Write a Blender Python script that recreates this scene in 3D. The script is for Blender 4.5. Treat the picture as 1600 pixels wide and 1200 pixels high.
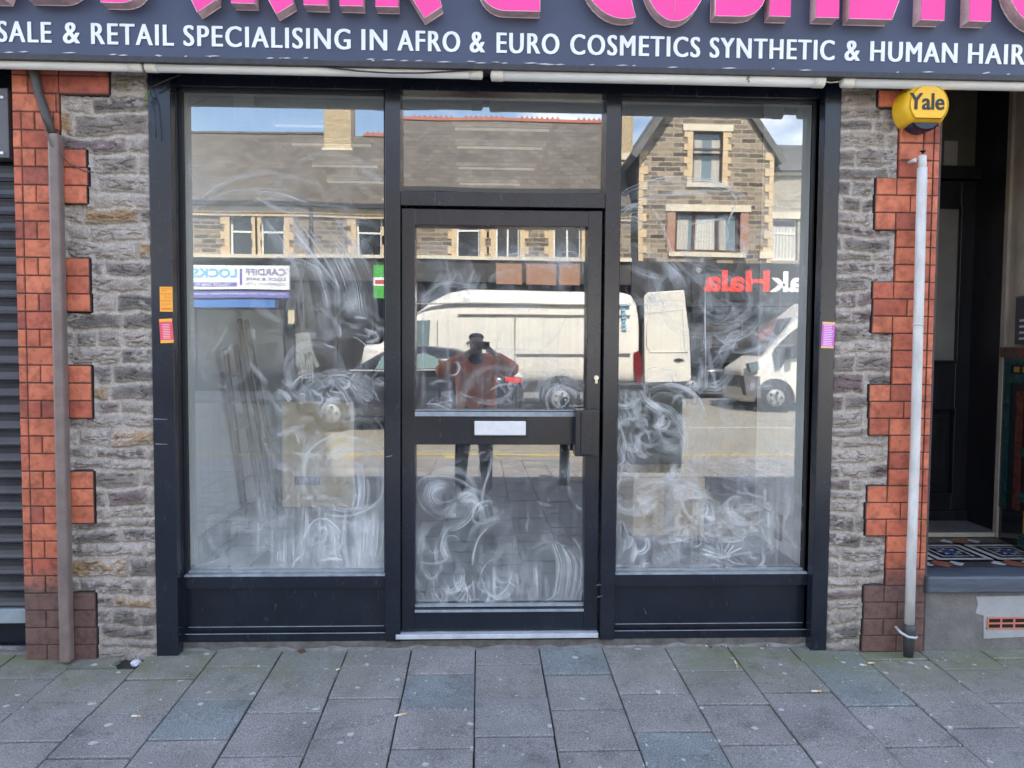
import bpy, bmesh, math, random
import numpy as np
from mathutils import Vector, Matrix
R = math.radians
random.seed(7)
scene = bpy.context.scene
for o in list(bpy.data.objects): bpy.data.objects.remove(o)

# ------------------------------------------------------------------ camera
F = 1200.0; YAW = R(2.3); PIT = R(-2.86); ROLL = R(0.4)
CAM = Vector((0, -3.6, 1.39))
fwd = Vector((math.sin(YAW)*math.cos(PIT), math.cos(YAW)*math.cos(PIT), math.sin(PIT)))
rgt = Vector((math.cos(YAW), -math.sin(YAW), 0)); upv = rgt.cross(fwd)
cd = bpy.data.cameras.new('camera'); cam = bpy.data.objects.new('camera', cd)
scene.collection.objects.link(cam)
cd.sensor_width = 36; cd.lens = 36*F/1600; cd.clip_start = 0.003; cd.clip_end = 500
c_, s_ = math.cos(ROLL), math.sin(ROLL)
r2 = rgt*c_ + upv*s_; u2 = upv*c_ - rgt*s_          # camera rolled anticlockwise
mw = Matrix((( r2.x, u2.x, -fwd.x, CAM.x), (r2.y, u2.y, -fwd.y, CAM.y), (r2.z, u2.z, -fwd.z, CAM.z), (0, 0, 0, 1)))
cam.matrix_world = mw
scene.camera = cam

# ------------------------------------------------------------------ light
EL, AZ = R(50), R(12)      # sun behind our building, a little to the right
sunvec = Vector((math.sin(AZ)*math.cos(EL), math.cos(AZ)*math.cos(EL), math.sin(EL)))
w = bpy.data.worlds.new('World'); scene.world = w; w.use_nodes = True
nt = w.node_tree; N = nt.nodes; L = nt.links
for n in list(N): N.remove(n)
out = N.new('ShaderNodeOutputWorld'); bg = N.new('ShaderNodeBackground'); sky = N.new('ShaderNodeTexSky')
sky.sky_type = 'NISHITA'; sky.sun_disc = False; sky.sun_elevation = EL; sky.sun_rotation = AZ
sky.altitude = 50; sky.air_density = 1.0; sky.dust_density = 0.6; sky.ozone_density = 1.0
tc = N.new('ShaderNodeTexCoord'); mp = N.new('ShaderNodeMapping'); mp.inputs['Scale'].default_value = (1.6, 1.6, 4.2)
mp.inputs['Location'].default_value = (0.35, 0.1, 0.25)
nz = N.new('ShaderNodeTexNoise'); nz.inputs['Scale'].default_value = 1.7; nz.inputs['Detail'].default_value = 9; nz.inputs['Roughness'].default_value = 0.58
rp = N.new('ShaderNodeValToRGB'); rp.color_ramp.elements[0].position = 0.50; rp.color_ramp.elements[1].position = 0.66
mx = N.new('ShaderNodeMixRGB'); mx.inputs['Color2'].default_value = (9.5, 9.7, 10.2, 1)
L.new(tc.outputs['Generated'], mp.inputs['Vector']); L.new(mp.outputs[0], nz.inputs['Vector']); L.new(nz.outputs['Fac'], rp.inputs[0])
L.new(rp.outputs[0], mx.inputs['Fac']); L.new(sky.outputs[0], mx.inputs['Color1']); L.new(mx.outputs[0], bg.inputs['Color'])
bg.inputs['Strength'].default_value = 0.15; L.new(bg.outputs[0], out.inputs[0])
sd = bpy.data.lights.new('sun', 'SUN'); sd.energy = 5.0; sd.angle = R(0.53); sd.color = (1, 0.93, 0.82)
sun = bpy.data.objects.new('sun', sd); scene.collection.objects.link(sun)
sun.rotation_euler = sunvec.to_track_quat('Z', 'Y').to_euler()
scene.view_settings.view_transform = 'Standard'; scene.view_settings.look = 'None'
scene.view_settings.exposure = 1.92; scene.view_settings.gamma = 1
scene.cycles.max_bounces = 8; scene.cycles.transparent_max_bounces = 40
scene.cycles.glossy_bounces = 4; scene.cycles.diffuse_bounces = 4

# ------------------------------------------------------------------ helpers
def ray(px, py):
    u = (px-800)/F; v = (600-py)/F
    u, v = u*c_-v*s_, u*s_+v*c_
    return fwd + rgt*u + upv*v
def at(px, py, Y=0.0):
    "point of a pixel on the plane y = Y"
    d = ray(px, py); t = (Y-CAM.y)/d.y
    return (CAM.x+t*d.x, CAM.z+t*d.z)
GL = 0.035                                      # plane of the glass
def mir(px, py, D):
    "x, z of something seen mirrored in the glass that stands on the plane y = -D"
    return at(px, py, 2*GL+D)
def link(o, parent=None):
    scene.collection.objects.link(o)
    if parent is not None: o.parent = parent
    return o
def tag(o, label=None, cat=None, group=None, kind=None):
    if label: o['label'] = label
    if cat: o['category'] = cat
    if group: o['group'] = group
    if kind: o['kind'] = kind
    return o
def empty(name, loc, label, cat, group=None, rz=0):
    o = bpy.data.objects.new(name, None); o.location = loc; o.rotation_euler = (0, 0, rz); o.empty_display_size = .1
    link(o); return tag(o, label, cat, group)
class MB:
    def __init__(s): s.v = []; s.f = []; s.m = []; s.sm = []
    def poly(s, pts, mi=0):
        n = len(s.v); s.v += [tuple(p) for p in pts]; s.f.append(tuple(range(n, n+len(pts)))); s.m.append(mi); s.sm.append(False); return s
    def box(s, x0, x1, y0, y1, z0, z1, mi=0):
        if x1 < x0: x0, x1 = x1, x0
        if y1 < y0: y0, y1 = y1, y0
        if z1 < z0: z0, z1 = z1, z0
        n = len(s.v)
        s.v += [(x0,y0,z0),(x1,y0,z0),(x1,y1,z0),(x0,y1,z0),(x0,y0,z1),(x1,y0,z1),(x1,y1,z1),(x0,y1,z1)]
        for q in ((0,3,2,1),(4,5,6,7),(0,1,5,4),(1,2,6,5),(2,3,7,6),(3,0,4,7)): s.f.append(tuple(n+i for i in q)); s.m.append(mi); s.sm.append(False)
        return s
    def rbox(s, x0, x1, y0, y1, z0, z1, b=.004, mi=0):
        "box whose front (low y) edges are chamfered"
        if y1 < y0: y0, y1 = y1, y0
        n = len(s.v)
        s.v += [(x0+b,y0,z0+b),(x1-b,y0,z0+b),(x1-b,y0,z1-b),(x0+b,y0,z1-b),(x0,y0+b,z0),(x1,y0+b,z0),(x1,y0+b,z1),(x0,y0+b,z1),(x0,y1,z0),(x1,y1,z0),(x1,y1,z1),(x0,y1,z1)]
        for q in ((0,1,2,3),(4,5,1,0),(5,6,2,1),(6,7,3,2),(7,4,0,3),(8,9,5,4),(9,10,6,5),(10,11,7,6),(11,8,4,7)):
            s.f.append(tuple(n+i for i in q)); s.m.append(mi); s.sm.append(False)
        return s
    def tube(s, pts, r, seg=10, cap=True, mi=0):
        pts = [Vector(p) for p in pts]; n0 = len(s.v); k = len(pts)
        rr = r if isinstance(r, (list, tuple)) else [r]*k
        for i, p in enumerate(pts):
            d = (pts[min(i+1, k-1)]-pts[max(i-1, 0)]).normalized()
            a = d.cross(Vector((0,0,1)));  a = d.cross(Vector((1,0,0))) if a.length < 1e-3 else a
            a.normalize(); b = d.cross(a)
            for j in range(seg):
                t = 2*math.pi*j/seg; s.v.append(tuple(p+(a*math.cos(t)+b*math.sin(t))*rr[i]))
        for i in range(k-1):
            for j in range(seg):
                a, b = n0+i*seg+j, n0+i*seg+(j+1) % seg
                s.f.append((a, a+seg, b+seg, b)); s.m.append(mi); s.sm.append(True)
        if cap:
            s.f.append(tuple(n0+j for j in range(seg))); s.m.append(mi); s.sm.append(False)
            s.f.append(tuple(n0+(k-1)*seg+j for j in reversed(range(seg)))); s.m.append(mi); s.sm.append(False)
        return s
    def prism(s, pts, y0, y1, mi=0):
        "closed outline of (x, z) points between two y planes"
        n = len(s.v); k = len(pts)
        ar = sum(pts[i][0]*pts[(i+1) % k][1]-pts[(i+1) % k][0]*pts[i][1] for i in range(k))
        if ar < 0: pts = list(reversed(pts))
        s.v += [(x, y0, z) for x, z in pts]+[(x, y1, z) for x, z in pts]
        s.f.append(tuple(range(n, n+k))); s.f.append(tuple(reversed(range(n+k, n+2*k)))); s.m += [mi, mi]; s.sm += [False, False]
        for i in range(k):
            j = (i+1) % k; s.f.append((n+i, n+k+i, n+k+j, n+j)); s.m.append(mi); s.sm.append(False)
        return s
    def build(s, name, mats, parent=None, bevel=0, sub=0, smooth=None):
        me = bpy.data.meshes.new(name); me.from_pydata(s.v, [], s.f)
        mats = mats if isinstance(mats, (list, tuple)) else [mats]
        for m in mats: me.materials.append(m)
        me.polygons.foreach_set('material_index', s.m)
        me.polygons.foreach_set('use_smooth', s.sm if smooth is None else [smooth]*len(s.f))
        me.update()
        o = bpy.data.objects.new(name, me); link(o, parent)
        if bevel:
            b = o.modifiers.new('b', 'BEVEL'); b.width = bevel; b.segments = 2; b.limit_method = 'ANGLE'; b.angle_limit = R(40)
        if sub:
            b = o.modifiers.new('s', 'SUBSURF'); b.levels = sub; b.render_levels = sub
        return o
def local(mb, o):
    "shift a builder's world coordinates into the frame of an unrotated empty"
    l = o.location; mb.v = [(x-l.x, y-l.y, z-l.z) for x, y, z in mb.v]; return mb
def part(mb, name, mats, parent, **k):
    local(mb, parent)
    if name in SPLIT:
        o = None
        for n in islands(mb): o = n.build(name, mats, parent, **k)
        return o
    return mb.build(name, mats, parent, **k)
SPLIT = {'sill_bead','bead','end_cap','bracket','bolt','lintel','glazing_bead','gasket','bell_button','brown_panels','rub_strip','chimney_pot','head_panel','stone_surround','side_wall','neighbour_wall','pier_core','rim_hole','cornice','white_tile_','fixing','curtain','carton_body','shopfront_frame','batten','handle','base'}
def islands(mb):
    par = list(range(len(mb.v)))
    def find(a):
        while par[a] != a: par[a] = par[par[a]]; a = par[a]
        return a
    for f in mb.f:
        r0 = find(f[0])
        for i in f[1:]: par[find(i)] = r0
    groups = {}
    for k, f in enumerate(mb.f): groups.setdefault(find(f[0]), []).append(k)
    outl = []
    for ks in groups.values():
        n = MB(); mp = {}
        for k in ks:
            ff = []
            for i in mb.f[k]:
                if i not in mp: mp[i] = len(n.v); n.v.append(mb.v[i])
                ff.append(mp[i])
            n.f.append(tuple(ff)); n.m.append(mb.m[k]); n.sm.append(mb.sm[k])
        outl.append(n)
    return outl
def gparent_part(mb, name, mats, parent, root, **k):
    local(mb, root)
    if name in SPLIT:
        o = None
        for n in islands(mb): o = n.build(name, mats, parent, **k)
        return o
    return mb.build(name, mats, parent, **k)

_mats = {}
def mat(name, col, rough=.6, var=.12, scale=8, bump=0, bscale=60, metal=0, spec=.5, emit=None, estr=0, coat=0, alpha=None, stretch=(1,1,1)):
    if name in _mats: return _mats[name]
    m = bpy.data.materials.new(name); m.use_nodes = True; n = m.node_tree.nodes; l = m.node_tree.links
    b = n['Principled BSDF']; b.inputs['Roughness'].default_value = rough; b.inputs['Metallic'].default_value = metal
    b.inputs['Specular IOR Level'].default_value = spec; b.inputs['Coat Weight'].default_value = coat
    t = n.new('ShaderNodeTexCoord'); mp_ = n.new('ShaderNodeMapping'); mp_.inputs['Scale'].default_value = stretch
    l.new(t.outputs['Object'], mp_.inputs[0])
    z = n.new('ShaderNodeTexNoise'); z.inputs['Scale'].default_value = scale; z.inputs['Detail'].default_value = 6; z.inputs['Roughness'].default_value = .65
    l.new(mp_.outputs[0], z.inputs['Vector'])
    r = n.new('ShaderNodeValToRGB'); r.color_ramp.elements[0].position = .3; r.color_ramp.elements[1].position = .7
    r.color_ramp.elements[0].color = tuple(max(0, c*(1-var)) for c in col)+(1,)
    r.color_ramp.elements[1].color = tuple(min(1, c*(1+var)) for c in col)+(1,)
    l.new(z.outputs['Fac'], r.inputs[0]); l.new(r.outputs[0], b.inputs['Base Color'])
    mr = n.new('ShaderNodeMapRange'); mr.inputs['To Min'].default_value = max(0.02, rough-.08); mr.inputs['To Max'].default_value = min(1, rough+.1)
    l.new(z.outputs['Fac'], mr.inputs[0]); l.new(mr.outputs[0], b.inputs['Roughness'])
    if bump:
        z2 = n.new('ShaderNodeTexNoise'); z2.inputs['Scale'].default_value = bscale; z2.inputs['Detail'].default_value = 5
        l.new(mp_.outputs[0], z2.inputs['Vector'])
        bp = n.new('ShaderNodeBump'); bp.inputs['Strength'].default_value = bump; bp.inputs['Distance'].default_value = .01
        l.new(z2.outputs['Fac'], bp.inputs['Height']); l.new(bp.outputs[0], b.inputs['Normal'])
    if emit: b.inputs['Emission Color'].default_value = emit+(1,); b.inputs['Emission Strength'].default_value = estr
    _mats[name] = m; return m
def nodes(m): return m.node_tree.nodes, m.node_tree.links, m.node_tree.nodes['Principled BSDF']

def text_obj(s, x0, x1, z0, z1, Y, name, m, parent=None, depth=.002, bold=0.0, back=False, rot=0, spacing=1.0):
    "lettering fitted to a rectangle; faces -y, or +y when back"
    cu = bpy.data.curves.new('t', 'FONT'); cu.body = s; cu.offset = bold; cu.extrude = .02; cu.resolution_u = 4; cu.space_character = spacing
    to = bpy.data.objects.new('t', cu); scene.collection.objects.link(to)
    bpy.context.view_layer.update()
    me = bpy.data.meshes.new_from_object(to.evaluated_get(bpy.context.evaluated_depsgraph_get()))
    bpy.data.objects.remove(to); bpy.data.curves.remove(cu)
    co = np.array([v.co[:] for v in me.vertices]); lo, hi = co.min(0), co.max(0)
    u = (co[:,0]-lo[0])/(hi[0]-lo[0]); v = (co[:,1]-lo[1])/(hi[1]-lo[1]); d = (co[:,2]-lo[2])/(hi[2]-lo[2])
    if back: X = x1+(x0-x1)*u; Yc = Y+d*depth
    else: X = x0+(x1-x0)*u; Yc = Y-d*depth
    Z = z0+(z1-z0)*v
    if rot:
        cx, cz = (x0+x1)/2, (z0+z1)/2; ca, sa = math.cos(rot), math.sin(rot)
        X, Z = cx+(X-cx)*ca-(Z-cz)*sa, cz+(X-cx)*sa+(Z-cz)*ca
    if parent is not None: X = X-parent.location.x; Yc = Yc-parent.location.y; Z = Z-parent.location.z
    me.vertices.foreach_set('co', np.stack([X, Yc, Z], 1).ravel()); me.materials.clear(); me.materials.append(m)
    me.name = name; me.update()
    return link(bpy.data.objects.new(name, me), parent)
def join(objs, name, parent=None):
    "merge meshes that already share a frame"
    bm = bmesh.new()
    for o in objs: bm.from_mesh(o.data)
    me = bpy.data.meshes.new(name); bm.to_mesh(me); bm.free(); me.materials.append(objs[0].data.materials[0])
    for o in objs: bpy.data.objects.remove(o)
    return link(bpy.data.objects.new(name, me), parent)

rng = np.random.default_rng(11)
def vnoise(x, z, s, seed=0):
    g = np.random.default_rng(seed).random((257, 257)); X = x*s+37.3; Z = z*s+91.7
    i = np.floor(X).astype(int); j = np.floor(Z).astype(int); fx = X-i; fz = Z-j
    fx = fx*fx*(3-2*fx); fz = fz*fz*(3-2*fz); i %= 256; j %= 256
    return (g[i,j]*(1-fx)+g[i+1,j]*fx)*(1-fz)+(g[i,j+1]*(1-fx)+g[i+1,j+1]*fx)*fz
def fbm(x, z, s, o=4, seed=0): return sum(vnoise(x, z, s*2**k, seed+k)/2**k for k in range(o))/sum(1/2**k for k in range(o))
def sstep(a, b, x): t = np.clip((x-a)/(b-a), 0, 1); return t*t*(3-2*t)

# ------------------------------------------------------------------ materials
BLACK = mat('black_painted_metal', (.009,.013,.022), .22, .25, 5, spec=.6)
_n, _l, _b = nodes(BLACK)                      # dust and small scratches in the paint
t = _n.new('ShaderNodeTexNoise'); t.inputs['Scale'].default_value = 45; t.inputs['Detail'].default_value = 8
tcn = _n.new('ShaderNodeTexCoord'); mpp = _n.new('ShaderNodeMapping'); mpp.inputs['Scale'].default_value = (1, 1, .35)
_l.new(tcn.outputs['Object'], mpp.inputs[0]); _l.new(mpp.outputs[0], t.inputs['Vector'])
r = _n.new('ShaderNodeValToRGB'); r.color_ramp.elements[0].position = .64; r.color_ramp.elements[1].position = .82
r.color_ramp.elements[1].color = (.35,.35,.35,1)
m_ = _n.new('ShaderNodeMixRGB'); m_.inputs['Color2'].default_value = (.13,.135,.14,1)
src = _b.inputs['Base Color'].links[0].from_socket
_l.new(t.outputs['Fac'], r.inputs[0]); _l.new(r.outputs[0], m_.inputs['Fac']); _l.new(src, m_.inputs['Color1']); _l.new(m_.outputs[0], _b.inputs['Base Color'])
BEAD = mat('bright_worn_edge', (.28,.31,.34), .3, .3, 20)
NAVY = mat('navy_sign_board', (.045,.058,.105), .42, .16, 3, bump=.03, bscale=14)
PINK = mat('pink_acrylic_face', (.85,.045,.30), .35, .08, 6)
PSIDE = mat('pink_tinted_letter_side', (.66,.43,.43), .35, .25, 18)
PEDGE = mat('pale_letter_trim', (.75,.62,.60), .3, .15, 30)
WHITE = mat('white_vinyl', (.80,.81,.84), .5, .05, 12)
ALU = mat('pale_aluminium_housing', (.74,.73,.69), .42, .14, 9, bump=.04, bscale=50, stretch=(.3,1,1))
CAPM = mat('cream_plastic_cap', (.76,.73,.64), .5, .1, 20)
SILVER = mat('brushed_silver', (.72,.74,.78), .35, .08, 30, metal=.3)
THRESH = mat('aluminium_threshold', (.55,.58,.62), .35, .2, 14, metal=.2)
BROWNP = mat('brown_painted_pipe', (.19,.145,.13), .4, .2, 12, bump=.05)
WPIPE = mat('weathered_white_pipe', (.57,.56,.54), .5, .22, 14, bump=.06, bscale=40, stretch=(1,1,.4))
CABLE = mat('black_cable', (.02,.02,.022), .5)
GREYR = mat('grey_render', (.165,.153,.145), .85, .35, 7, bump=.5, bscale=80)
PATCHR = mat('pale_patch_render', (.36,.36,.36), .85, .12, 7, bump=.4, bscale=80)
TERRA = mat('terracotta', (.52,.17,.11), .7, .15, 20, bump=.2)
SLATE = mat('blue_slate_step', (.07,.085,.11), .4, .5, 6, bump=.25, bscale=20, stretch=(.4,1,2))
MOLD = mat('black_gloss_door_paint', (.016,.017,.021), .3, .4, 6, bump=.08, bscale=30, stretch=(3,3,.4))
CREAMW = mat('cream_plaster', (.50,.46,.36), .85, .2, 6, bump=.5, bscale=40)
def glassm(name, ior=2.0, tint=(.97,.97,.96)):
    m = bpy.data.materials.new(name); m.use_nodes = True; n = m.node_tree.nodes; l = m.node_tree.links
    n.remove(n['Principled BSDF']); o = n['Material Output']
    tr = n.new('ShaderNodeBsdfTransparent'); tr.inputs[0].default_value = tint+(1,)
    gl = n.new('ShaderNodeBsdfGlossy'); gl.inputs['Roughness'].default_value = 0.0; gl.inputs['Color'].default_value = (1, 1, .99, 1)
    fr = n.new('ShaderNodeFresnel'); fr.inputs['IOR'].default_value = ior
    ge = n.new('ShaderNodeNewGeometry'); inv = n.new('ShaderNodeMath'); inv.operation = 'SUBTRACT'; inv.inputs[0].default_value = 1
    mu = n.new('ShaderNodeMath'); mu.operation = 'MULTIPLY'; mi = n.new('ShaderNodeMixShader')
    rz = n.new('ShaderNodeTexNoise'); rz.inputs['Scale'].default_value = 1.7; rz.inputs['Detail'].default_value = 1; l.new(ge.outputs['Position'], rz.inputs['Vector'])
    bm_ = n.new('ShaderNodeBump'); bm_.inputs['Strength'].default_value = .35; bm_.inputs['Distance'].default_value = .0016; l.new(rz.outputs['Fac'], bm_.inputs['Height']); l.new(bm_.outputs[0], gl.inputs['Normal'])
    l.new(ge.outputs['Backfacing'], inv.inputs[1]); l.new(inv.outputs[0], mu.inputs[0]); l.new(fr.outputs[0], mu.inputs[1])
    l.new(mu.outputs[0], mi.inputs[0]); l.new(tr.outputs[0], mi.inputs[1]); l.new(gl.outputs[0], mi.inputs[2]); l.new(mi.outputs[0], o.inputs[0])
    return m
GLASS = glassm('window_glass', 2.95)
DGLASS = mat('dark_reflective_glass', (.03,.035,.04), .05, .1, 3, spec=.9)
TGLASS = mat('sky_tinted_glass', (.16,.22,.24), .05, .1, 3, spec=.9)

def brickmat(name, a, b, dark, zdark=0.25):
    m = mat(name, a, .7, .1, 10, bump=.25, bscale=90); n, l, p = nodes(m)
    g = n.new('ShaderNodeNewGeometry'); rr = n.new('ShaderNodeValToRGB'); e = rr.color_ramp.elements
    e[0].color = a+(1,); e[1].color = b+(1,); e[1].position = 1; e.new(.3).color = (.70,.215,.11,1); e.new(.55).color = (.52,.13,.075,1); e.new(.75).color = (.64,.19,.095,1); e.new(.88).color = (.36,.095,.065,1)
    l.new(g.outputs['Random Per Island'], rr.inputs[0])
    nz_ = n.new('ShaderNodeTexNoise'); nz_.inputs['Scale'].default_value = 22; nz_.inputs['Detail'].default_value = 8; nz_.inputs['Roughness'].default_value = .7
    t_ = n.new('ShaderNodeTexCoord'); l.new(t_.outputs['Object'], nz_.inputs['Vector'])
    mm = n.new('ShaderNodeMixRGB'); mm.blend_type = 'MULTIPLY'; mm.inputs['Fac'].default_value = .72
    cr = n.new('ShaderNodeValToRGB'); cr.color_ramp.elements[0].position = .32; cr.color_ramp.elements[0].color = (.35,.3,.3,1); cr.color_ramp.elements[1].position = .55
    l.new(nz_.outputs['Fac'], cr.inputs[0]); l.new(rr.outputs[0], mm.inputs['Color1']); l.new(cr.outputs[0], mm.inputs['Color2'])
    # grime of the lowest courses, a stain that belongs to the bricks
    sx = n.new('ShaderNodeSeparateXYZ'); l.new(g.outputs['Position'], sx.inputs[0])
    ad = n.new('ShaderNodeMath'); ad.operation = 'MULTIPLY_ADD'; ad.inputs[1].default_value = .18; l.new(nz_.outputs['Fac'], ad.inputs[0]); l.new(sx.outputs['Z'], ad.inputs[2])
    mr = n.new('ShaderNodeMapRange'); mr.inputs['From Min'].default_value = zdark+.02; mr.inputs['From Max'].default_value = zdark+.16
    l.new(ad.outputs[0], mr.inputs[0])
    lf = n.new('ShaderNodeTexNoise'); lf.inputs['Scale'].default_value = 5; lf.inputs['Detail'].default_value = 7; l.new(t_.outputs['Object'], lf.inputs['Vector'])
    lr = n.new('ShaderNodeValToRGB'); lr.color_ramp.elements[0].position = .34; lr.color_ramp.elements[0].color = (.68,.62,.6,1); lr.color_ramp.elements[1].position = .58; l.new(lf.outputs['Fac'], lr.inputs[0])
    m0 = n.new('ShaderNodeMixRGB'); m0.blend_type = 'MULTIPLY'; m0.inputs['Fac'].default_value = 1; l.new(mm.outputs[0], m0.inputs['Color1']); l.new(lr.outputs[0], m0.inputs['Color2']); mm = m0
    p.inputs['Roughness'].default_value = .45
    m2 = n.new('ShaderNodeMixRGB'); m2.inputs['Color1'].default_value = dark+(1,); l.new(mr.outputs[0], m2.inputs['Fac'])
    m3 = n.new('ShaderNodeMixRGB'); m3.blend_type = 'MULTIPLY'; m3.inputs['Fac'].default_value = .75
    l.new(cr.outputs[0], m3.inputs['Color2']); m3.inputs['Color1'].default_value = dark+(1,); l.new(m3.outputs[0], m2.inputs['Color1'])
    l.new(mm.outputs[0], m2.inputs['Color2']); l.new(m2.outputs[0], p.inputs['Base Color'])
    return m
BRICK = brickmat('red_brick', (.62,.175,.09), (.47,.115,.065), (.155,.085,.07), .34)
JOINT = mat('dark_brick_joint', (.085,.06,.055), .9, .3, 20, bump=.3)

# ------------------------------------------------------------------ ground
SL = .028
def gz(y): return -.04+SL*y if y > -7.4 else gz(-7.399)
KZ = -.04-SL*7.4
def road_z(y):
    t_ = -y-7.4
    base = KZ-.11
    return base+.24*math.sin(min(1, t_/8.6)*math.pi/2*1.15)
PAVE = mat('concrete_paving', (.2,.2,.21), .85, .1, 5, bump=.5, bscale=190)
n, l, p = nodes(PAVE)
g = n.new('ShaderNodeNewGeometry'); rr = n.new('ShaderNodeValToRGB'); e = rr.color_ramp.elements
rr.color_ramp.interpolation = 'CONSTANT'
e[0].color = (.275,.265,.262,1); e[1].position = .91; e[1].color = (.225,.25,.262,1)
for q, c in ((.16,(.285,.277,.275,1)), (.34,(.262,.252,.25,1)), (.5,(.28,.272,.265,1)), (.66,(.268,.265,.268,1)), (.8,(.295,.284,.278,1))): e.new(q).color = c
l.new(g.outputs['Random Per Island'], rr.inputs[0])
def noise(n, l, scale, detail=6, rough=.6, vec=None, stretch=None):
    z = n.new('ShaderNodeTexNoise'); z.inputs['Scale'].default_value = scale; z.inputs['Detail'].default_value = detail; z.inputs['Roughness'].default_value = rough
    v_ = vec or g.outputs['Position']
    if stretch:
        q = n.new('ShaderNodeMapping'); q.inputs['Scale'].default_value = stretch; l.new(v_, q.inputs[0]); v_ = q.outputs[0]
    l.new(v_, z.inputs['Vector']); return z
def ramp(n, l, src, p0, c0, p1, c1):
    q = n.new('ShaderNodeValToRGB'); q.color_ramp.elements[0].position = p0; q.color_ramp.elements[1].position = p1
    q.color_ramp.elements[0].color = c0; q.color_ramp.elements[1].color = c1; l.new(src, q.inputs[0]); return q
def mixc(n, l, mode, fac, a, b):
    q = n.new('ShaderNodeMixRGB'); q.blend_type = mode
    for k, v_ in (('Fac', fac), ('Color1', a), ('Color2', b)):
        if hasattr(v_, 'is_linked') or hasattr(v_, 'links'): l.new(v_, q.inputs[k])
        else: q.inputs[k].default_value = v_ if k == 'Fac' or len(v_) == 4 else tuple(v_)+(1,)
    return q
sp1 = noise(n, l, 170, 3, .7); s1 = ramp(n, l, sp1.outputs['Fac'], .36, (.5,.5,.5,1), .68, (1.6,1.6,1.6,1))
c0 = mixc(n, l, 'MULTIPLY', 1, rr.outputs[0], (.99,.955,.92,1)); c1 = mixc(n, l, 'MULTIPLY', .85, c0.outputs[0], s1.outputs[0])
bl = noise(n, l, 3.2, 8, .65); s2 = ramp(n, l, bl.outputs['Fac'], .3, (.72,.72,.72,1), .68, (1.16,1.16,1.16,1))
c2 = mixc(n, l, 'MULTIPLY', 1, c1.outputs[0], s2.outputs[0])
# moss along the foot of the wall
sx = n.new('ShaderNodeSeparateXYZ'); l.new(g.outputs['Position'], sx.inputs[0])
ms = noise(n, l, 5.5, 7, .7); mr = n.new('ShaderNodeMapRange'); mr.inputs['From Min'].default_value = -.62; mr.inputs['From Max'].default_value = -.2
l.new(sx.outputs['Y'], mr.inputs[0])
# the doorway is trodden clean of moss
ab = n.new('ShaderNodeMath'); ab.operation = 'ABSOLUTE'; sh = n.new('ShaderNodeMath'); sh.operation = 'SUBTRACT'; sh.inputs[1].default_value = .1
l.new(sx.outputs['X'], sh.inputs[0]); l.new(sh.outputs[0], ab.inputs[0])
mr2 = n.new('ShaderNodeMapRange'); mr2.inputs['From Min'].default_value = .35; mr2.inputs['From Max'].default_value = 1.1; l.new(ab.outputs[0], mr2.inputs[0])
mul = n.new('ShaderNodeMath'); mul.operation = 'MULTIPLY'; l.new(mr.outputs[0], mul.inputs[0]); l.new(mr2.outputs[0], mul.inputs[1])
mul2 = n.new('ShaderNodeMath'); mul2.operation = 'MULTIPLY'; l.new(mul.outputs[0], mul2.inputs[0])
rm = n.new('ShaderNodeMapRange'); rm.inputs['From Min'].default_value = .32; rm.inputs['From Max'].default_value = .62; l.new(ms.outputs['Fac'], rm.inputs[0]); l.new(rm.outputs[0], mul2.inputs[1])
c3 = mixc(n, l, 'MIX', mul2.outputs[0], c2.outputs[0], (.18,.19,.11,1))
# old chewing gum: pale round spots
vo = n.new('ShaderNodeTexVoronoi'); vo.voronoi_dimensions = '2D'; vo.inputs['Scale'].default_value = 6.5; vo.inputs['Randomness'].default_value = 1
wob = noise(n, l, 30, 2); wa = n.new('ShaderNodeVectorMath'); wa.operation = 'SCALE'; wa.inputs['Scale'].default_value = .03
l.new(wob.outputs['Color'], wa.inputs[0]); wb = n.new('ShaderNodeVectorMath'); l.new(wa.outputs[0], wb.inputs[0]); l.new(g.outputs['Position'], wb.inputs[1])
l.new(wb.outputs[0], vo.inputs['Vector'])
sc = n.new('ShaderNodeSeparateColor'); l.new(vo.outputs['Color'], sc.inputs[0])
sz = n.new('ShaderNodeMapRange'); sz.inputs['To Min'].default_value = -.06; sz.inputs['To Max'].default_value = .10; l.new(sc.outputs['Red'], sz.inputs[0])
lt = n.new('ShaderNodeMath'); lt.operation = 'SUBTRACT'; l.new(sz.outputs[0], lt.inputs[0]); l.new(vo.outputs['Distance'], lt.inputs[1])
gs = n.new('ShaderNodeMapRange'); gs.inputs['From Min'].default_value = 0; gs.inputs['From Max'].default_value = .012; gs.inputs['To Max'].default_value = .8; l.new(lt.outputs[0], gs.inputs[0])
st1 = noise(n, l, 9, 5, .7); st2 = ramp(n, l, st1.outputs['Fac'], .56, (1,1,1,1), .74, (.62,.61,.6,1)); c3b = mixc(n, l, 'MULTIPLY', 1, c3.outputs[0], st2.outputs[0])
v2_ = n.new('ShaderNodeTexVoronoi'); v2_.voronoi_dimensions = '2D'; v2_.inputs['Scale'].default_value = 24; l.new(wb.outputs[0], v2_.inputs['Vector'])
sc2 = n.new('ShaderNodeSeparateColor'); l.new(v2_.outputs['Color'], sc2.inputs[0]); sz2 = n.new('ShaderNodeMapRange'); sz2.inputs['To Min'].default_value = -.28; sz2.inputs['To Max'].default_value = .10; l.new(sc2.outputs['Red'], sz2.inputs[0])
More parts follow.
